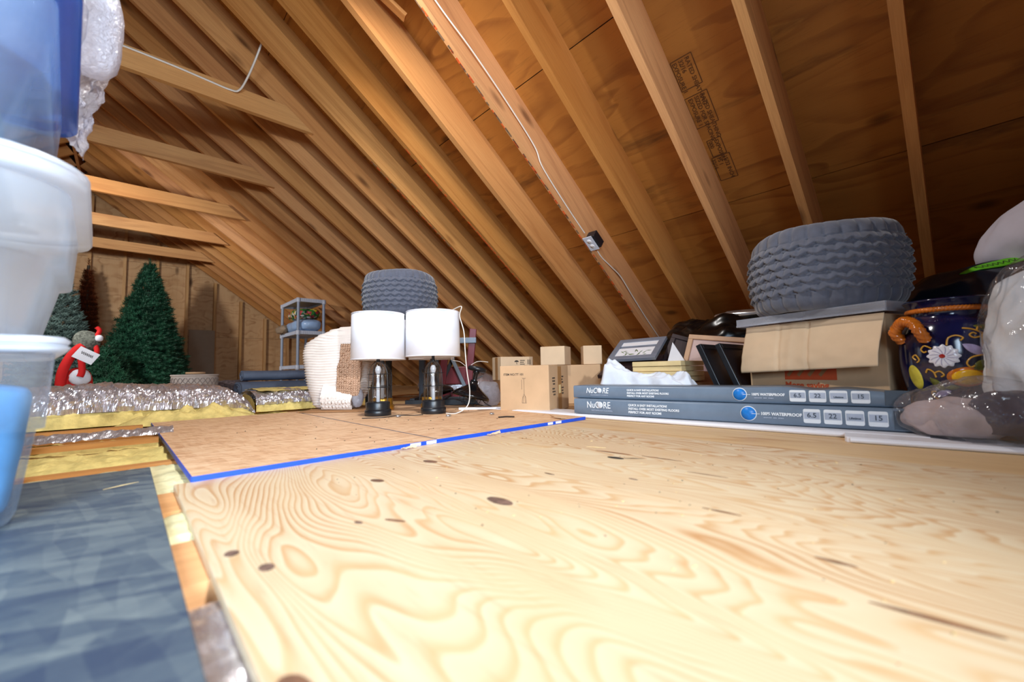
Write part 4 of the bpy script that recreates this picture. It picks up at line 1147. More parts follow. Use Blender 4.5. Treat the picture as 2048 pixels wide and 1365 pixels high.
for i, (dx, dy) in enumerate(((0.0, 0.0), (0.008, 0.004), (-0.004, -0.004), (0.01, 0.0))):
    tag(obj('canvas', MB().box((0, 0, 0), (0.26, 0.265, 0.0245)), 'canvas', None, (2.085 + dx, 1.035 + dy, 0.2375 - 0.0262 * i), (0, 0, 0.015 * (i - 1)), bevel=0.003), labs[i], 'canvas', 'stack of cream canvases')


def frame(name, label, c, X, Yv, w, h, bw_, th, mat, inner, mats=None, cat='picture frame'):
    """leaning frame: centre c, X across, Yv up the frame; local Z faces out"""
    X = Vector(X).normalized(); Yv = Vector(Yv); Yv = (Yv - X * Yv.dot(X)).normalized(); Z = X.cross(Yv)
    t = thing(name, label, cat)
    mw = Matrix((X, Yv, Z)).transposed().to_4x4(); mw.translation = Vector(c); t.matrix_world = mw
    for nm, cc, ss in (('frame_side', (0, h / 2 - bw_ / 2, 0), (w, bw_, th)), ('frame_side', (0, -h / 2 + bw_ / 2, 0), (w, bw_, th)), ('frame_side', (w / 2 - bw_ / 2, 0, 0), (bw_, h - 2 * bw_, th)), ('frame_side', (-w / 2 + bw_ / 2, 0, 0), (bw_, h - 2 * bw_, th))):
        obj(nm, MB().box(cc, ss), mat, t, bevel=0.002)
    obj('picture', MB().box((0, 0, -th * 0.2), (w - 2 * bw_ + .004, h - 2 * bw_ + .004, th * 0.4)), inner, t)
    return t


# grey two-window frame, leaning far back
X_ = Vector((0.1, -1, 0.02)); Y_ = Vector((0.8, 0.12, 0.52))
gf = frame('picture_frame', 'grey picture frame with two white windows, one of painted flowers', (2.245, 1.305, 0.330), X_, Y_, 0.30, 0.235, 0.035, 0.02, 'frame_grey', 'frame_grey')
obj('upper_window', MB().box((0, 0.062, 0.003), (0.235, 0.042, 0.003)), 'mat_white', gf)
obj('lower_window', MB().box((0, -0.040, 0.003), (0.235, 0.105, 0.003)), 'mat_white', gf)
mb = MB(); r = random.Random(5)
for i in range(16):
    x = -0.08 + 0.16 * i / 15 + r.uniform(-.008, .008); y = -0.045 + r.uniform(-.025, .025); a_ = r.uniform(0, pi); l_ = r.uniform(.012, .022)
    mb.add([(x - l_ * cos(a_), y - l_ * sin(a_), 0.0052), (x + .003 * sin(a_), y - .003 * cos(a_), 0.0052), (x + l_ * cos(a_), y + l_ * sin(a_), 0.0052), (x - .004 * sin(a_), y + .004 * cos(a_), 0.0052)], [(0, 1, 2, 3)])
obj('painted_flowers', mb, 'leafpaint', gf)
# dark frame below it, and dark reddish one behind the tan frame
frame('picture_frame', 'espresso brown picture frame under the grey two-window frame', (2.16, 1.30, 0.228), X_, (0.9, 0.1, 0.42), 0.31, 0.26, 0.035, 0.022, 'frame_brown', 'frame_brown')
frame('picture_frame', 'dark reddish frame edge between black bag and tan frame', (2.345, 1.075, 0.27), (0.25, -1, -0.35), (0.5, -0.35, 0.9), 0.20, 0.26, 0.025, 0.02, 'frame_brown', 'frame_brown')
tf = frame('picture_frame', 'tan picture frame with mauve print leaning behind the canvases', (2.275, 0.86, 0.215), (0.02, -1, -0.14), (0.32, -0.18, 0.9), 0.36, 0.34, 0.026, 0.022, 'frame_tan', 'art_mauve')
obj('print_shape', MB().prism([(-0.08, -0.03), (-0.06, 0.02), (-0.01, 0.05), (0.08, 0.045), (0.12, 0.0), (0.05, -0.035)], 0.0005, 0.0016, 'z'), 'art_lilac', tf)
tag(obj('paper_corner', MB().prism([(-0.05, -0.06), (0.045, -0.06), (0.02, 0.045)], 0, 0.003, 'x'), 'paper', None, (2.205, 1.045, 0.312), (0.0, 0.15, 0)), 'white paper corner standing on the canvases', 'paper')
for i, (y, lab) in enumerate(((0.735, 'black framed panel leaning nearest the tan frame'), (0.665, 'black framed panel leaning nearest the big cardboard box'))):
    t = thing('framed_panel', lab, 'picture frame', (1.885, y, 0.0), 0.0, 'black framed panels', (radians(-22), 0, 0))
    t.location = (1.885 + 0.03 * i, y - 0.075, 0.006)
    obj('frame_edge', MB().box((0.0, 0, 0.168), (0.022, 0.024, 0.335)), 'frame_black', t, bevel=0.003)
    obj('frame_top', MB().box((0.15, 0, 0.324), (0.278, 0.024, 0.022)), 'frame_black', t, bevel=0.003)
    obj('back_board', MB().box((0.15, 0.002, 0.157), (0.278, 0.010, 0.312)), 'frame_black', t)

# black garbage bag under the roof
def bagdisp(a1, s1, a2, s2, seed):
    return lambda p, d: a1 * FB(p, s1, seed) + a2 * RG((p[0] * 1.6, p[1], p[2] * 0.7), s2, seed + 3)
tag(obj('garbage_bag', blob(60, 90, (0.20, 0.34, 0.26), e=2.6, disp=bagdisp(0.05, 5, 0.022, 11, 1), flat=0.92), 'blackbag', None, (2.66, 0.98, 0.236), (0, 0, 0.08)), 'wrinkled black garbage bag behind the picture frames', 'bag')
tag(obj('foil_scrap', blob(16, 30, (0.05, 0.2, 0.025), e=2.4, disp=bagdisp(0.01, 14, 0.006, 30, 2)), 'silver', None, (2.62, 0.78, 0.515), (0, 0, 0.1)), 'crinkled grey plastic strip on top of the black garbage bag', 'plastic')

# navy bag with green tape behind the vase, and pale cloth above
nb = thing('tape_marked_bag', 'glossy navy plastic bag with bright green tape strip behind the painted urn', 'bag', (2.43, -0.11, -0.002))
bag_ = obj('bag_body', blob(80, 120, (0.26, 0.27, 0.285), (0, 0, 0.282), 3.0, bagdisp(0.03, 4, 0.02, 6, 5), flat=0.95), 'navybag', nb)
uni = lambda a_: Vector(a_).normalized()
from mathutils.bvhtree import BVHTree
bvh = BVHTree.FromPolygons([v.co for v in bag_.data.vertices], [p.vertices for p in bag_.data.polygons])
Xt = uni((0.70, -0.70, -0.08)); Zt = uni((-0.60, -0.60, 0.53)); Yt = Zt.cross(Xt)
TC = Vector((-0.165, 0.02, 0.547))
def onbag(a_, b_, off):
    # drop a point along the tape's normal on to the bag
    o_ = TC + Xt * a_ + Yt * b_ + Zt * 0.3
    h = bvh.ray_cast(o_, -Zt)
    return tuple((h[0] if h[0] is not None else TC + Xt * a_ + Yt * b_) + Zt * off)
tp = obj('green_tape', MB().grid(lambda u, v: onbag(0.012 + (u - .5) * 0.145, (v - .5) * 0.036 * (1 - 0.6 * abs(2 * u - 1) ** 4), 0.004), 30, 5), 'greentape', nb)
tp.modifiers.new('Solidify', 'SOLIDIFY').thickness = 0.002
mb = MB(); pts = []
for i in range(60):
    s = i / 59; pts.append(onbag(-0.035 + 0.09 * s, 0.006 * sin(s * 45) * (1 if s > .1 else 2), 0.0062))
obj('handwriting', MB().tube(pts, 0.0009, 4), 'ink', tp)
tag(obj('pale_cushion', blob(50, 70, (0.22, 0.28, 0.14), e=1.9, disp=bagdisp(0.02, 5, 0.012, 9, 8)), 'pillow', None, (2.40, -0.34, 0.70), (-0.40, 0.1, 0.1)), 'pale lilac-white cushion on top of the navy bag', 'cushion')


# ------------------------------------------------------------------ painted urn
UX, UY = 1.80, 0.012
prof = [(0.058, 0.0), (0.062, 0.006), (0.058, 0.016), (0.060, 0.035), (0.078, 0.075), (0.096, 0.125), (0.108, 0.185), (0.111, 0.235), (0.107, 0.285), (0.094, 0.325), (0.080, 0.345), (0.076, 0.360), (0.084, 0.385), (0.096, 0.400)]
urn = thing('painted_urn', 'navy painted ceramic urn with lemons, flowers and orange rope handles', 'urn', (UX, UY, 0.0), 0.0)
pr = []
for i in range(len(prof) - 1):
    p0, p1, p2, p3 = prof[max(i - 1, 0)], prof[i], prof[i + 1], prof[min(i + 2, len(prof) - 1)]
    for k in range(5):
        t_2 = k / 5; f_ = lambda a, b, c, d: 0.5 * (2 * b + (c - a) * t_2 + (2 * a - 5 * b + 4 * c - d) * t_2 ** 2 + (3 * b - a - 3 * c + d) * t_2 ** 3)
        pr.append((f_(p0[0], p1[0], p2[0], p3[0]), f_(p0[1], p1[1], p2[1], p3[1])))
pr.append(prof[-1])
o = obj('urn_body', MB().lathe(pr, 72, cap=(True, False)), 'navyglaze', urn); o.modifiers.new('Solidify', 'SOLIDIFY').thickness = -0.005


def urn_r(z):
    for i in range(len(pr) - 1):
        if pr[i][1] <= z <= pr[i + 1][1]:
            f = (z - pr[i][1]) / max(1e-6, pr[i + 1][1] - pr[i][1]); return pr[i][0] + (pr[i + 1][0] - pr[i][0]) * f
    return pr[-1][0]


CAMA = math.atan2(-UY, -UX)       # direction from the urn to where the room opens up


def onurn(a_, z, off=0.001):
    """a point on the urn: a_ metres sideways along the surface (positive = right when facing it), z height"""
    th = CAMA + a_ / 0.105; r_ = urn_r(z) + off
    return (r_ * cos(th), r_ * sin(th), z)


def motif(name, pts, mat, cx, cz, rot=0.0, off=0.0012, n=1):
    """closed outline drawn in the surface and filled as rings towards its middle"""
    mb = MB(); rings = []
    for q in (1.0, 0.97, 0.7, 0.4, 0.05):
        ring = []
        for x, z in pts:
            xx, zz = x * q * cos(rot) - z * q * sin(rot), x * q * sin(rot) + z * q * cos(rot)
            ring.append(onurn(cx + xx, cz + zz, 0.0002 if q == 1.0 else off + 0.001 * (1 - q)))
        rings.append(ring)
    mb.loft(rings, cap=(False, True))
    return obj(name, mb, mat, urn)


ell = lambda a_, b_, n=24, p=0.0: [(a_ * cos(2 * pi * j / n), b_ * sin(2 * pi * j / n) * abs(sin(2 * pi * j / n)) ** p) for j in range(n)]
leaf = lambda l_, w_: ell(l_, w_, 24, 0.7)
motif('lemon', ell(0.040, 0.027), 'orangeglaze', 0.030, 0.176)
motif('lemon', ell(0.033, 0.021), 'yellowglaze', 0.032, 0.175, 0, 0.0022)
motif('lemon', ell(0.018, 0.036), 'lemonglaze', -0.080, 0.175, 0.15)
motif('flower', [(0.031 * (1 + 0.09 * cos(12 * t_ * 2 * pi / 72)) * cos(2 * pi * t_ / 72), 0.031 * (1 + 0.09 * cos(12 * t_ * 2 * pi / 72)) * sin(2 * pi * t_ / 72)) for t_ in range(72)], 'whiteglaze', -0.012, 0.235)
motif('flower_heart', ell(0.006, 0.006), 'redglaze', -0.014, 0.235, 0, 0.003)
mb = MB()
for k in range(12):
    a_ = 2 * pi * k / 12
    mb.tube([onurn(-0.012 + q * cos(a_ + q * 14), 0.235 + q * sin(a_ + q * 14), 0.0026) for q in (0.007, 0.013, 0.02, 0.027)], 0.0006, 4)
obj('petal_lines', mb, 'lilacglaze', urn)
for i, (x, z, l_, w_, rt, mt) in enumerate(((0.05, 0.25, 0.03, 0.012, -0.6, 'lilacglaze'), (0.088, 0.245, 0.024, 0.013, 0.6, 'greenglaze'), (0.06, 0.208, 0.022, 0.014, 0.6, 'greenglaze'), (-0.03, 0.155, 0.024, 0.009, -0.9, 'greenglaze'), (0.085, 0.31, 0.03, 0.009, -0.25, 'greenglaze'), (0.086, 0.195, 0.012, 0.02, 0, 'lilacglaze'), (-0.022, 0.128, 0.02, 0.009, 0.4, 'lilacglaze'), (0.0, 0.146, 0.016, 0.006, 0.1, 'greenglaze'))):
    motif('leaf', leaf(l_, w_), mt, x, z, rt)
def scroll(pts, r=0.0022):
    p = smooth_path([(x, z, 0) for x, z in pts], 6)
    obj('scroll', MB().tube([onurn(q.x, q.y, 0.0012) for q in p], r, 6), 'ochreglaze', urn)
scroll([(0.066, 0.245), (0.065, 0.275), (0.07, 0.292), (0.09, 0.30), (0.105, 0.31)], 0.003)
scroll([(0.068, 0.288), (0.05, 0.284), (0.042, 0.292), (0.05, 0.298), (0.056, 0.294)])
scroll([(0.072, 0.296), (0.05, 0.308), (0.03, 0.312)]); scroll([(0.06, 0.304), (0.066, 0.314), (0.074, 0.312)])
scroll([(0.062, 0.236), (0.04, 0.23), (0.03, 0.215), (0.036, 0.203), (0.044, 0.206)])
scroll([(-0.004, 0.265), (0.0, 0.285), (0.015, 0.292), (0.028, 0.285), (0.022, 0.277)])
scroll([(-0.034, 0.258), (-0.048, 0.266), (-0.056, 0.256), (-0.05, 0.247), (-0.044, 0.25)])
scroll([(-0.03, 0.175), (-0.034, 0.19), (-0.045, 0.198), (-0.05, 0.188)]); scroll([(-0.034, 0.186), (-0.022, 0.192), (-0.014, 0.182), (-0.02, 0.176)])
scroll([(-0.03, 0.11), (-0.043, 0.118), (-0.046, 0.132), (-0.036, 0.134)]); scroll([(-0.07, 0.225), (-0.078, 0.234), (-0.07, 0.24), (-0.062, 0.226), (-0.068, 0.218)])


def rope(path, r, twists, mat='orangeglaze', name='rope_handle'):
    pts = smooth_path(path, 10); mb = MB()
    n = len(pts)
    rings = []; up = None
    for i, p in enumerate(pts):
        t = (pts[min(i + 1, n - 1)] - pts[max(i - 1, 0)]).normalized()
        up = t.orthogonal() if up is None else up - t * up.dot(t); up.normalize(); b = t.cross(up)
        ring = []
        for j in range(18):
            a_ = 2 * pi * j / 18; rr = r * (0.72 + 0.34 * abs(cos(1.5 * (a_ + twists * i / n * 2 * pi))))
            ring.append(p + (up * cos(a_) + b * sin(a_)) * rr)
        rings.append(ring)
    mb.loft(rings); return obj(name, mb, mat, urn)


for sg in (-1, 1):
    th = CAMA + sg * 0.80
    if sg == 1: th = CAMA + 2.2
    dr = Vector((cos(th), sin(th), 0)); tg = Vector((-sin(th), cos(th), 0)) * 0.036
    b0 = dr * 0.098; up_ = Vector((0, 0, 1))
    rope([b0 - tg + up_ * 0.283, b0 - tg * 1.1 + dr * 0.02 + up_ * 0.31, dr * 0.118 - tg * 0.6 + up_ * 0.334, dr * 0.122 + up_ * 0.342, dr * 0.118 + tg * 0.6 + up_ * 0.334, b0 + tg * 1.1 + dr * 0.02 + up_ * 0.31, b0 + tg + up_ * 0.283], 0.0155, 5)
rope([(0.083 * cos(2 * pi * j / 30), 0.083 * sin(2 * pi * j / 30), 0.372) for j in range(31)], 0.0075, 22, 'orangeglaze', 'rope_collar')

# ------------------------------------------------------------------ clear bags by the urn
cbg = thing('clear_bag', 'clear plastic bag of mauve and dark cloth on the floor before the urn', 'bag', (1.615, -0.020, 0.0145), -0.4)
obj('bag_film', blob(70, 110, (0.078, 0.165, 0.082), (0, -0.006, 0.066), 2.1, bagdisp(0.016, 9, 0.012, 17, 11), flat=0.8), 'clearbag', cbg)
obj('mauve_cloth', blob(50, 70, (0.060, 0.100, 0.046), (-0.002, 0.048, 0.050), 2.1, bagdisp(0.010, 12, 0.012, 16, 12), flat=0.9), 'mauve', cbg)
obj('dark_cloth', blob(50, 70, (0.056, 0.078, 0.052), (0.006, -0.070, 0.070), 2.1, bagdisp(0.01, 12, 0.010, 18, 13), flat=0.9), 'plum', cbg)
wbg = thing('clear_bag', 'tall clear plastic bag stuffed with grey-white cloth at the right', 'bag', (1.66, -0.178, 0.0145), 0.3)
obj('bag_film', blob(80, 100, (0.14, 0.125, 0.235), (0, 0, 0.222), 2.6, bagdisp(0.02, 6, 0.013, 13, 14), flat=0.95), 'clearbag', wbg)
obj('white_cloth', blob(90, 110, (0.122, 0.106, 0.205), (0, 0, 0.208), 2.4, bagdisp(0.02, 7, 0.022, 11, 15), flat=0.95), 'offwhite', wbg)


# ------------------------------------------------------------------ insulation batts at the back of the floor
def batt(label, x0, x1, y0, y1, h, seed, taper=0.0, loc=(0, 0, 0), rz=0.0, foil_low=0.35):
    t = thing('insulation_batt', label, 'insulation', loc, rz)
    L_ = x1 - x0; nx = 150
    def sec(u, a_, low):
        k = 1.0
        if taper: k = min(1, max(0.12, sqrt(max(0.0, 1 - max(0, (u - 1 + taper) / taper) ** 2))))
        k *= 1 + 0.05 * sin(u * 14 + seed) + 0.04 * N3((u * 6, 0, seed), 1)
        yc, hy = (y0 + y1) / 2, (y1 - y0) / 2
        return yc, hy, h * k
    def foilf(u, v):
        # v from the front underside up over the top to the back
        a_ = pi * (1 - v) + (-0.25 + foil_low * 2 - 0.5) * 0  # front = pi
        yc, hy, hh = sec(u, a_, 0)
        a_ = pi * (1.0 - v); c, s = cos(a_), sin(a_)
        z = hh * (foil_low + (1 - foil_low) * abs(s) ** 0.6)
        y = yc + hy * math.copysign(abs(c) ** 0.6, c)
        x = x0 + L_ * u
        ins = 0.02 * max(0, 1 - abs(z - hh * foil_low) / 0.05) 
        d = 0.011 * RG((x * 26 + v * 3, v * 5, 0), 1.0, seed) + 0.008 * RG((x * 11 + v * 3, v * 9, 0), 1.0, seed + 3) + 0.006 * N3((x * 70 + v * 9, v * 14, 0), 1.0, seed) + 0.002 * N3((x * 150, v * 30, 0), 1.0, seed)
        return (x, y + c * d * 1.3 , z + s * d)
    obj('foil_facing', MB().grid(foilf, 230, 46, smooth=False), 'foil', t)
    def fibf(u, v):
        a_ = pi * (1 - v); c, s = cos(a_), sin(a_); yc, hy, hh = sec(u, a_, 0); x = x0 + 0.004 + (L_ - 0.008) * u
        z = hh * (foil_low * 1.25) * abs(s) ** 0.18
        d = 0.016 * FB((x * 9, v * 9, 0), 1.0, seed + 7, 4)
        return (x, yc + (hy + 0.012 + d) * math.copysign(abs(c) ** 0.5, c), max(-0.0, z * 0.98 + d * s * 0.4))
    f_ = obj('fibreglass', MB().grid(fibf, nx, 36), 'fibre', t); 
    def endf(sgn):
        def e_(u, v):
            a_ = pi * u; yc, hy, hh = sec(1.0 if sgn > 0 else 0.0, a_, 0)
            return ((x1 if sgn > 0 else x0) + sgn * 0.008 * sin(pi * u) * v, yc + hy * cos(a_) * v * 0.97, hh * 0.02 + hh * 0.9 * abs(sin(a_)) ** 0.6 * v)
        return e_
    obj('cut_end', MB().grid(endf(1), 20, 8), 'fibre', t); obj('cut_end', MB().grid(endf(-1), 20, 8), 'fibre', t)
    return t


batt('long foil-faced yellow insulation batt between the totes and the strand board', -0.75, 0.56, 2.83, 3.30, 0.185, 1.0, taper=0.28, loc=(0, 0, -0.010))
b2 = batt('foil-faced insulation batt with yellow top, below the grey shelf', 0.60, 1.46, 3.02, 3.50, 0.118, 4.0, loc=(0.0, 0.0, -0.010), foil_low=0.4)
def topf(u, v):
    x = 0.62 + 0.82 * u; y = 3.06 + 0.42 * v
    return (x, y, 0.128 + 0.010 * FB((x, y, 0), 12, 5, 4) + 0.012 * sin(pi * v))
obj('fibreglass_top', MB().grid(topf, 60, 20), 'fibre', b2)
# torn yellow tuft spilling in front
def tuft(u, v):
    a_ = 2 * pi * u; r_ = v
    x = 0.26 + 0.30 * r_ * cos(a_); y = 2.70 + 0.13 * r_ * sin(a_)
    return (x, y, 0.0 + 0.075 * (1 - r_ ** 2) * (0.8 + 0.6 * FB((x, y, 0), 14, 3, 4)))
tag(obj('fibreglass_tuft', MB().grid(tuft, 60, 20), 'fibre', None, (0.0, 0.0, -0.008)), 'torn yellow fibreglass tuft in front of the long batt', 'insulation')

# ------------------------------------------------------------------ things against the gable end
# woven basket
t = thing('basket', 'pale woven basket with diamond pattern behind the long insulation batt', 'basket', (0.50, 5.15, -0.002), 0.1)
n = 48
obj('basket_wall', MB().lathe([(0.165, 0.0), (0.172, 0.02), (0.188, 0.225), (0.192, 0.235), (0.184, 0.235), (0.168, 0.03)], 48, cap=(True, True)), 'basket', t)
mb = MB()
for k in range(26):
    for sg in (-1, 1):
        mb.tube([(rr * cos(a_), rr * sin(a_), z) for q in range(7) for z in (0.03 + 0.18 * q / 6,) for rr in (0.176 + 0.0135 * q / 6,) for a_ in (2 * pi * k / 26 + sg * 0.7 * q / 6,)], 0.003, 4)
obj('diamond_weave', mb, 'basketline', t)
obj('basket_rim', MB().tube([(0.188 * cos(2 * pi * j / 40), 0.188 * sin(2 * pi * j / 40), 0.236) for j in range(41)], 0.008, 8), 'basket', t)
tag(obj('wood_round', MB().lathe([(0.075, 0), (0.08, 0.004), (0.08, 0.016), (0.075, 0.02)], 28), 'card', None, (0.50, 5.13, 0.2455)), 'round tan lid lying across the pale woven basket', 'lid')
# rolled mats
def roll(label, c, rz, ln, hy, hz, seed):
    def disp(p, d): return 0.006 * N3(p, 5, seed)
    t = thing('rolled_mat', label, 'mat', c, rz, 'rolled blue-grey mats')
    rings = []
    for i in range(31):
        x = -ln / 2 + ln * i / 30; ring = []
        for j in range(36):
            a_ = 2 * pi * j / 36; k = 1 + 0.03 * N3((x * 4, cos(a_), sin(a_)), 1.5, seed)
            ring.append((x, hy * k * math.copysign(abs(cos(a_)) ** .8, cos(a_)), hz + hz * k * math.copysign(abs(sin(a_)) ** .8, sin(a_))))
        rings.append(ring)
    obj('mat_roll', MB().loft(rings), 'rugblue', t)
    for e_ in (-1, 1):
        sp = [(e_ * (ln / 2 + 0.002), (1 - s / 40) * hy * 0.9 * cos(s * 0.45), hz + (1 - s / 40) * hz * 0.85 * sin(s * 0.45)) for s in range(38)]
        obj('spiral_edge', MB().tube(sp, 0.004, 5), 'rugblue', t)
    return t
roll('lower rolled blue-grey mat lying left of the shelf', (1.18, 5.15, 0.0), 0.12, 0.66, 0.13, 0.078, 1)
roll('upper rolled blue-grey mat lying across the lower one', (1.22, 5.25, 0.163), -0.05, 0.62, 0.14, 0.055, 2)
tag(obj('dark_bundle', blob(14, 24, (0.24, 0.14, 0.09), e=2.4, disp=bagdisp(0.02, 8, 0.01, 16, 21), flat=0.85), plain('dark_print_cloth', srgb(92, 80, 82), 0.9, var=0.4, nscale=30), None, (0.86, 5.45, 0.076)), 'dark patterned cloth bundle between the basket and rolled mats', 'cloth')
tag(obj('leaning_board', MB().box((0, 0, 0), (0.37, 0.012, 1.04)), 'wallbrown', None, (0.95, 8.99, 0.518), (-0.06, 0, 0), bevel=0.003), 'grey-brown board leaning against the gable studs', 'board')


# grey plastic shelf
def shelf():
    t = thing('plastic_shelf', 'grey plastic storage shelf with tiers standing by the roof slope', 'shelf', (1.63, 5.9, -0.002))
    w, d = 0.355, 0.80
    for z in (0.318, 0.778, 1.215):
        s_ = obj('shelf_tier', MB().box((w / 2, d / 2, z + 0.021), (w - .02, d - .02, 0.012)), 'shelfgrey', t)
        for c, sz in (((w / 2, 0.008, z + 0.005), (w, 0.016, 0.048)), ((w / 2, d - 0.008, z + 0.005), (w, 0.016, 0.048)), ((0.008, d / 2, z + 0.005), (0.016, d, 0.048)), ((w - 0.008, d / 2, z + 0.005), (0.016, d, 0.048))):
            obj('tier_rim', MB().box(c, sz), 'shelfgrey', s_)
        mb = MB()
        for i in range(14): mb.box((0.03 + (w - 0.06) * i / 13, -0.0015, z + 0.005), (0.004, 0.004, 0.044))
        for i in range(26): mb.box((-0.0015, 0.03 + (d - 0.06) * i / 25, z + 0.005), (0.004, 0.006, 0.044))
        obj('rim_ribs', mb, 'shelfgrey', s_)
    for x in (0.016, w - 0.016):
        for y in (0.016, d - 0.016):
            obj('post', MB().tube([(x, y, 0.0), (x, y, 1.215)], 0.0185, 14), 'postgrey', t)
            for z in (0.318, 0.778, 1.215): obj('corner_collar', MB().lathe([(0.026, z - .028), (0.028, z - .022), (0.028, z + .026), (0.024, z + .03)], 14, (x, y, 0)), 'shelfgrey', t)
    return t
shelf()
tag(obj('blue_bag', blob(30, 44, (0.172, 0.42, 0.088), e=2.8, disp=bagdisp(0.015, 6, 0.006, 18, 31), flat=0.9), 'bluebag', None, (1.808, 6.28, 0.886)), 'long pale blue plastic bag on the middle tier of the shelf', 'bag')
def printmat():
    t = NT('colourful_print'); v = t.coord()
    c = t.new('ShaderNodeTexVoronoi'); t.link(v, c.inputs[0]); c.inputs['Scale'].default_value = 26
    s_ = t.new('ShaderNodeSeparateColor'); t.link(c.outputs['Color'], s_.inputs[0])
    return t.fin(t.ramp(s_.outputs[0], [(0.0, srgb(20, 80, 50)), (0.25, srgb(60, 120, 50)), (0.45, srgb(226, 196, 50)), (0.6, srgb(230, 220, 214)), (0.75, srgb(170, 50, 60)), (0.88, srgb(210, 140, 120)), (1.0, srgb(20, 50, 40))], 'CONSTANT'), 0.4)
M['print'] = printmat()
tag(obj('printed_bag', blob(24, 36, (0.165, 0.33, 0.085), e=2.6, disp=bagdisp(0.015, 8, 0.006, 18, 33), flat=0.9), 'print', None, (1.83, 6.3, 1.066)), 'colourful printed bag lying on the pale blue bag', 'bag')
tag(obj('grey_cloth', blob(18, 26, (0.05, 0.17, 0.05), e=2.2, disp=bagdisp(0.025, 14, 0.010, 30, 35), flat=0.9), 'wallbrown', None, (1.60, 6.50, 0.855)), 'grey cloth spilling off the left side of the shelf', 'cloth')


# artificial christmas trees
def tree(label, loc, h, rb, z0, mat, seed, nl=26, dens=1.0, size=0.075, group='artificial christmas trees'):
    r = random.Random(seed)
    t = thing('christmas_tree', label, 'christmas tree', loc, r.uniform(0, 6), group)
    obj('pole', MB().tube([(0, 0, 0), (0, 0, h * 0.97)], 0.018, 8), 'trunk', t)
    mb = MB()
    for k in range(3):
        a_ = 2 * pi * k / 3; mb.tube([(0, 0, 0.12), (0.22 * cos(a_), 0.22 * sin(a_), 0.012)], 0.012, 6)
    obj('stand', mb, 'trunk', t)
    vs, fs = [], []
    def needle_tip(p, d, s):
        d = d.normalized(); side = d.orthogonal().normalized(); up = d.cross(side)
        for q in range(18):
            b = p - d * s * (q / 18) * 1.1; a_ = q * 2.4
            nd = (d * 0.62 + (side * cos(a_) + up * sin(a_)) * 0.85).normalized()
            w = nd.cross(d).normalized() * s * 0.075
            o_ = len(vs); e = b + nd * s * 0.55
            vs.extend([tuple(b - w), tuple(b + w), tuple(e)]); fs.append((o_, o_ + 1, o_ + 2))
    for i in range(nl):
        f = i / (nl - 1); z = z0 + (h - z0) * f
        R = rb * (1 - f) ** 0.78 * (1 + 0.05 * sin(f * 40)) + 0.02
        nb_ = max(4, int((7 + 26 * (1 - f)) * dens))
        for b in range(nb_):
            a_ = 2 * pi * (b + 0.5 * (i % 2)) / nb_ + r.uniform(-.12, .12); rl = R * r.uniform(0.82, 1.08)
            d = Vector((cos(a_), sin(a_), 0.18 + 0.8 * f ** 3))
            for q in range(max(1, int(rl / 0.09))):
                rr = rl - q * 0.085
                if rr < 0.04: break
                needle_tip(Vector((cos(a_) * rr, sin(a_) * rr, z + 0.05 * (rr / R - 1) + r.uniform(-.025, .025))), d + Vector((r.uniform(-.35, .35), r.uniform(-.35, .35), r.uniform(-.25, .25))), size * r.uniform(0.8, 1.15))
                if q == 0:
                    for sg in (-1, 1):
                        needle_tip(Vector((cos(a_ + sg * .1) * rr * .97, sin(a_ + sg * .1) * rr * .97, z + r.uniform(-.03, .02))), d + Vector((-sin(a_), cos(a_), 0)) * sg * .7, size * 0.85)
    needle_tip(Vector((0, 0, h + 0.03)), Vector((0, 0, 1)), size * 1.1)
    me = bpy.data.meshes.new('foliage'); me.from_pydata(vs, [], fs); me.update()
    o = link('foliage', me, mat, t); o['kind'] = 'stuff'
    return t


tree('full dark green christmas tree standing before the gable wall', (0.185, 7.40, -0.002), 1.80, 0.50, 0.12, 'needle', 1, 36, 1.15, 0.085)
tree('frosted grey-green christmas tree half hidden behind the totes', (-0.68, 7.8, -0.002), 1.86, 0.40, 0.12, 'needle_frost', 2, 26, 0.9, 0.09)
tree('slim rust-brown christmas tree between the two green ones', (-0.46, 8.62, -0.002), 1.95, 0.20, 0.2, 'needle_rust', 3, 24, 0.7, 0.08)
tree('low dark green christmas tree section beside the red felt decoration', (-0.16, 6.6, -0.002), 0.62, 0.30, 0.08, 'needle', 5, 12, 1.0, 0.085)

# felt christmas decoration with a paper tag
t = thing('felt_decoration', 'red and white felt christmas decoration with tweed hat and paper tag', 'decoration', (-0.275, 5.0, -0.002), 0.0)
obj('tweed_hat', blob(14, 22, (0.085, 0.06, 0.085), (0.02, 0, 0.545), 2.2, lambda p, d: 0.01 * N3(p, 12)), 'tweed', t)
obj('hat_tip', MB().tube(smooth_path([(0.07, -.02, 0.57), (0.095, -.03, 0.63), (0.075, -.03, 0.66)]), 0.016, 8), 'red', t)
obj('hat_trim', blob(10, 14, (0.026, 0.025, 0.028), (0.095, -0.04, 0.565), 2.4), 'fluff', t)
obj('red_arm', MB().tube(smooth_path([(0.0, -.03, 0.50), (-0.05, -.04, 0.44), (-0.095, -.04, 0.33), (-0.115, -.03, 0.22), (-0.115, -.02, 0.05)]), 0.032, 12), 'red', t)
obj('red_arm', MB().tube(smooth_path([(0.07, -.02, 0.52), (0.085, -.04, 0.46), (0.08, -.04, 0.43)]), 0.018, 10), 'red', t)
obj('red_scarf', MB().tube(smooth_path([(-0.02, -.07, 0.44), (0.0, -.075, 0.36), (0.005, -.08, 0.28), (-0.005, -.085, 0.24)]), 0.022, 10), 'red', t)
obj('white_cuff', blob(14, 22, (0.065, 0.04, 0.066), (-0.005, -0.045, 0.235), 2.2, lambda p, d: 0.006 * N3(p, 40)), 'fluff', t)
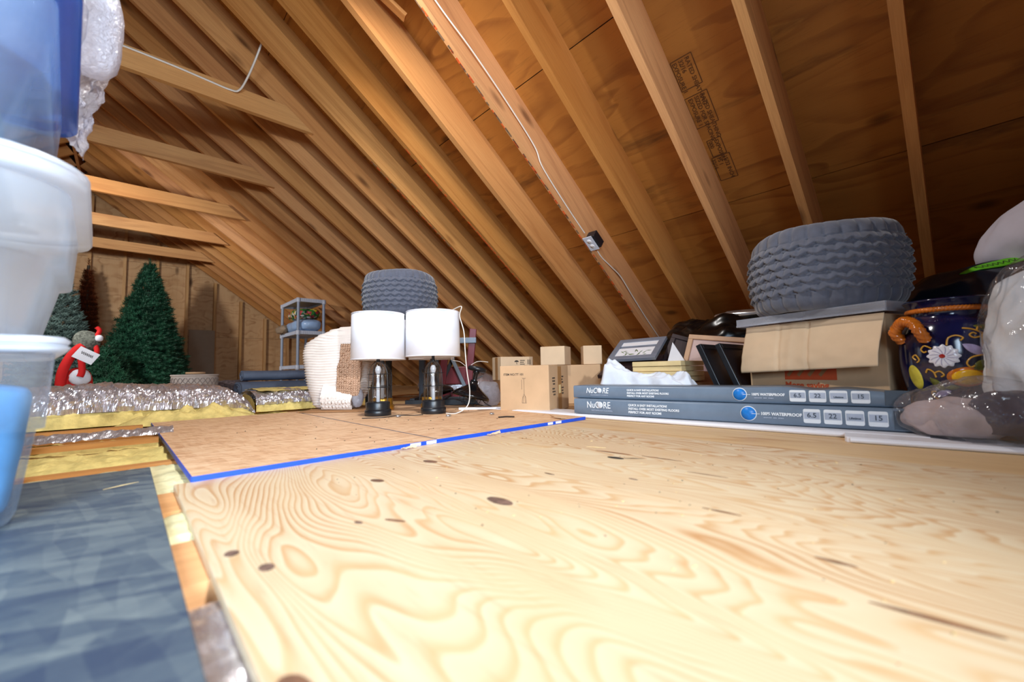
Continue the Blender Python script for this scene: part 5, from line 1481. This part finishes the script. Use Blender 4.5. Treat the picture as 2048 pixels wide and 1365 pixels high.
obj('lower_body', blob(14, 22, (0.09, 0.06, 0.16), (-0.02, 0.03, 0.16), 2.4), 'red', t)
tg_ = obj('paper_tag', MB().box((0, 0, 0), (0.135, 0.003, 0.10)), 'paper', t, (0.025, -0.095, 0.415), (0, 0.55, 0))
obj('tag_scribble', MB().tube([(-0.04 + 0.08 * s / 30, -0.0022, 0.012 * sin(s * 1.4) + 0.01) for s in range(31)], 0.0015, 4), 'ink', tg_)

# ------------------------------------------------------------------ cable and outlet on the roof
def rp(s, y, off):
    p = Vector((SA, 0, CA)) * (2.06 + off) + Vector((CA, 0, -SA)) * s + Vector((0, y, 0.22)); return tuple(p)
def s_of(x): return (x - SA * 2.06) / CA
yc = 0.061 + 0.4064 * 4 - 0.0245
path = [rp(s_of(0.60), yc, 0.10)] + [rp(s_of(x), yc - dy, off) for x, off, dy in ((1.0, 0.06, 0.012), (1.25, 0.07, 0.02), (1.5, 0.08, 0.014), (1.72, 0.07, 0.01), (1.82, 0.03, 0.004), (2.05, 0.014, 0.001), (2.24, 0.012, 0.0))]
tag(obj('roof_cable', MB().tube(smooth_path(path), 0.0042, 7), 'cable'), 'white cable stapled along the rafter above the outlet box', 'cable')
path = [rp(s_of(x), yc - dy, off) for x, off, dy in ((2.375, 0.014, 0.002), (2.43, 0.014, 0.002), (2.52, 0.03, 0.012), (2.62, 0.05, 0.016), (2.78, 0.045, 0.01), (3.0, 0.04, 0.004), (3.25, 0.04, 0.003))]
tag(obj('roof_cable', MB().tube(smooth_path(path), 0.0042, 7), 'cable'), 'white cable running down the rafter below the outlet box', 'cable')
ob = bpy.data.objects.new('outlet_box', None); COL.objects.link(ob)
X, Y, Z = Vector((CA, 0, -SA)), Vector((0, 1, 0)), Vector((SA, 0, CA))
mw = Matrix((X, Y, Z)).transposed().to_4x4(); mw.translation = Vector(rp(s_of(2.305), 0.061 + 0.4064 * 4 - 0.019 - 0.037, 0.0)); ob.matrix_world = mw
tag(ob, 'black outlet box with white double socket plate on the rafter', 'outlet')
obj('box', MB().box((0, 0.0, 0.022), (0.105, 0.068, 0.060)), 'outletblack', ob, bevel=0.004)
pl_ = obj('socket_plate', MB().box((0, 0.020, -0.011), (0.118, 0.072, 0.005)), 'outletwhite', ob, bevel=0.002)
for s_ in (-1, 1):
    f = obj('socket', MB().lathe([(0.017, 0), (0.016, -0.0025), (0.001, -0.0026)], 24, (s_ * 0.021, 0.020, -0.0135)), 'trim', pl_)
mb = MB()
for s_ in (-1, 1):
    for q in (-1, 1): mb.box((s_ * 0.021 + 0.003, 0.020 + q * 0.006, -0.0163), (0.008, 0.0018, 0.0006))
obj('socket_slots', mb, 'ink', pl_)
# cable along the first collar tie and up out of the frame
yk = 0.061 + 0.4064 * 8 - 0.038 - 0.0245
tc = smooth_path([(-1.6, yk, 2.19), (-0.6, yk, 2.19), (-0.1, yk, 2.192), (0.15, yk - .002, 2.185), (0.32, yk, 2.175), (0.45, yk - 0.004, 2.165), (0.50, yk - 0.03, 2.17), (0.535, yk - 0.10, 2.24), (0.57, yk - 0.20, 2.36), (0.60, yk - 0.25, 2.50), (0.62, yk - 0.3, 2.66)])
tag(obj('tie_cable', MB().tube(tc, 0.0065, 8), 'cable'), 'white cable along the nearest collar tie, hanging free at its end', 'cable')
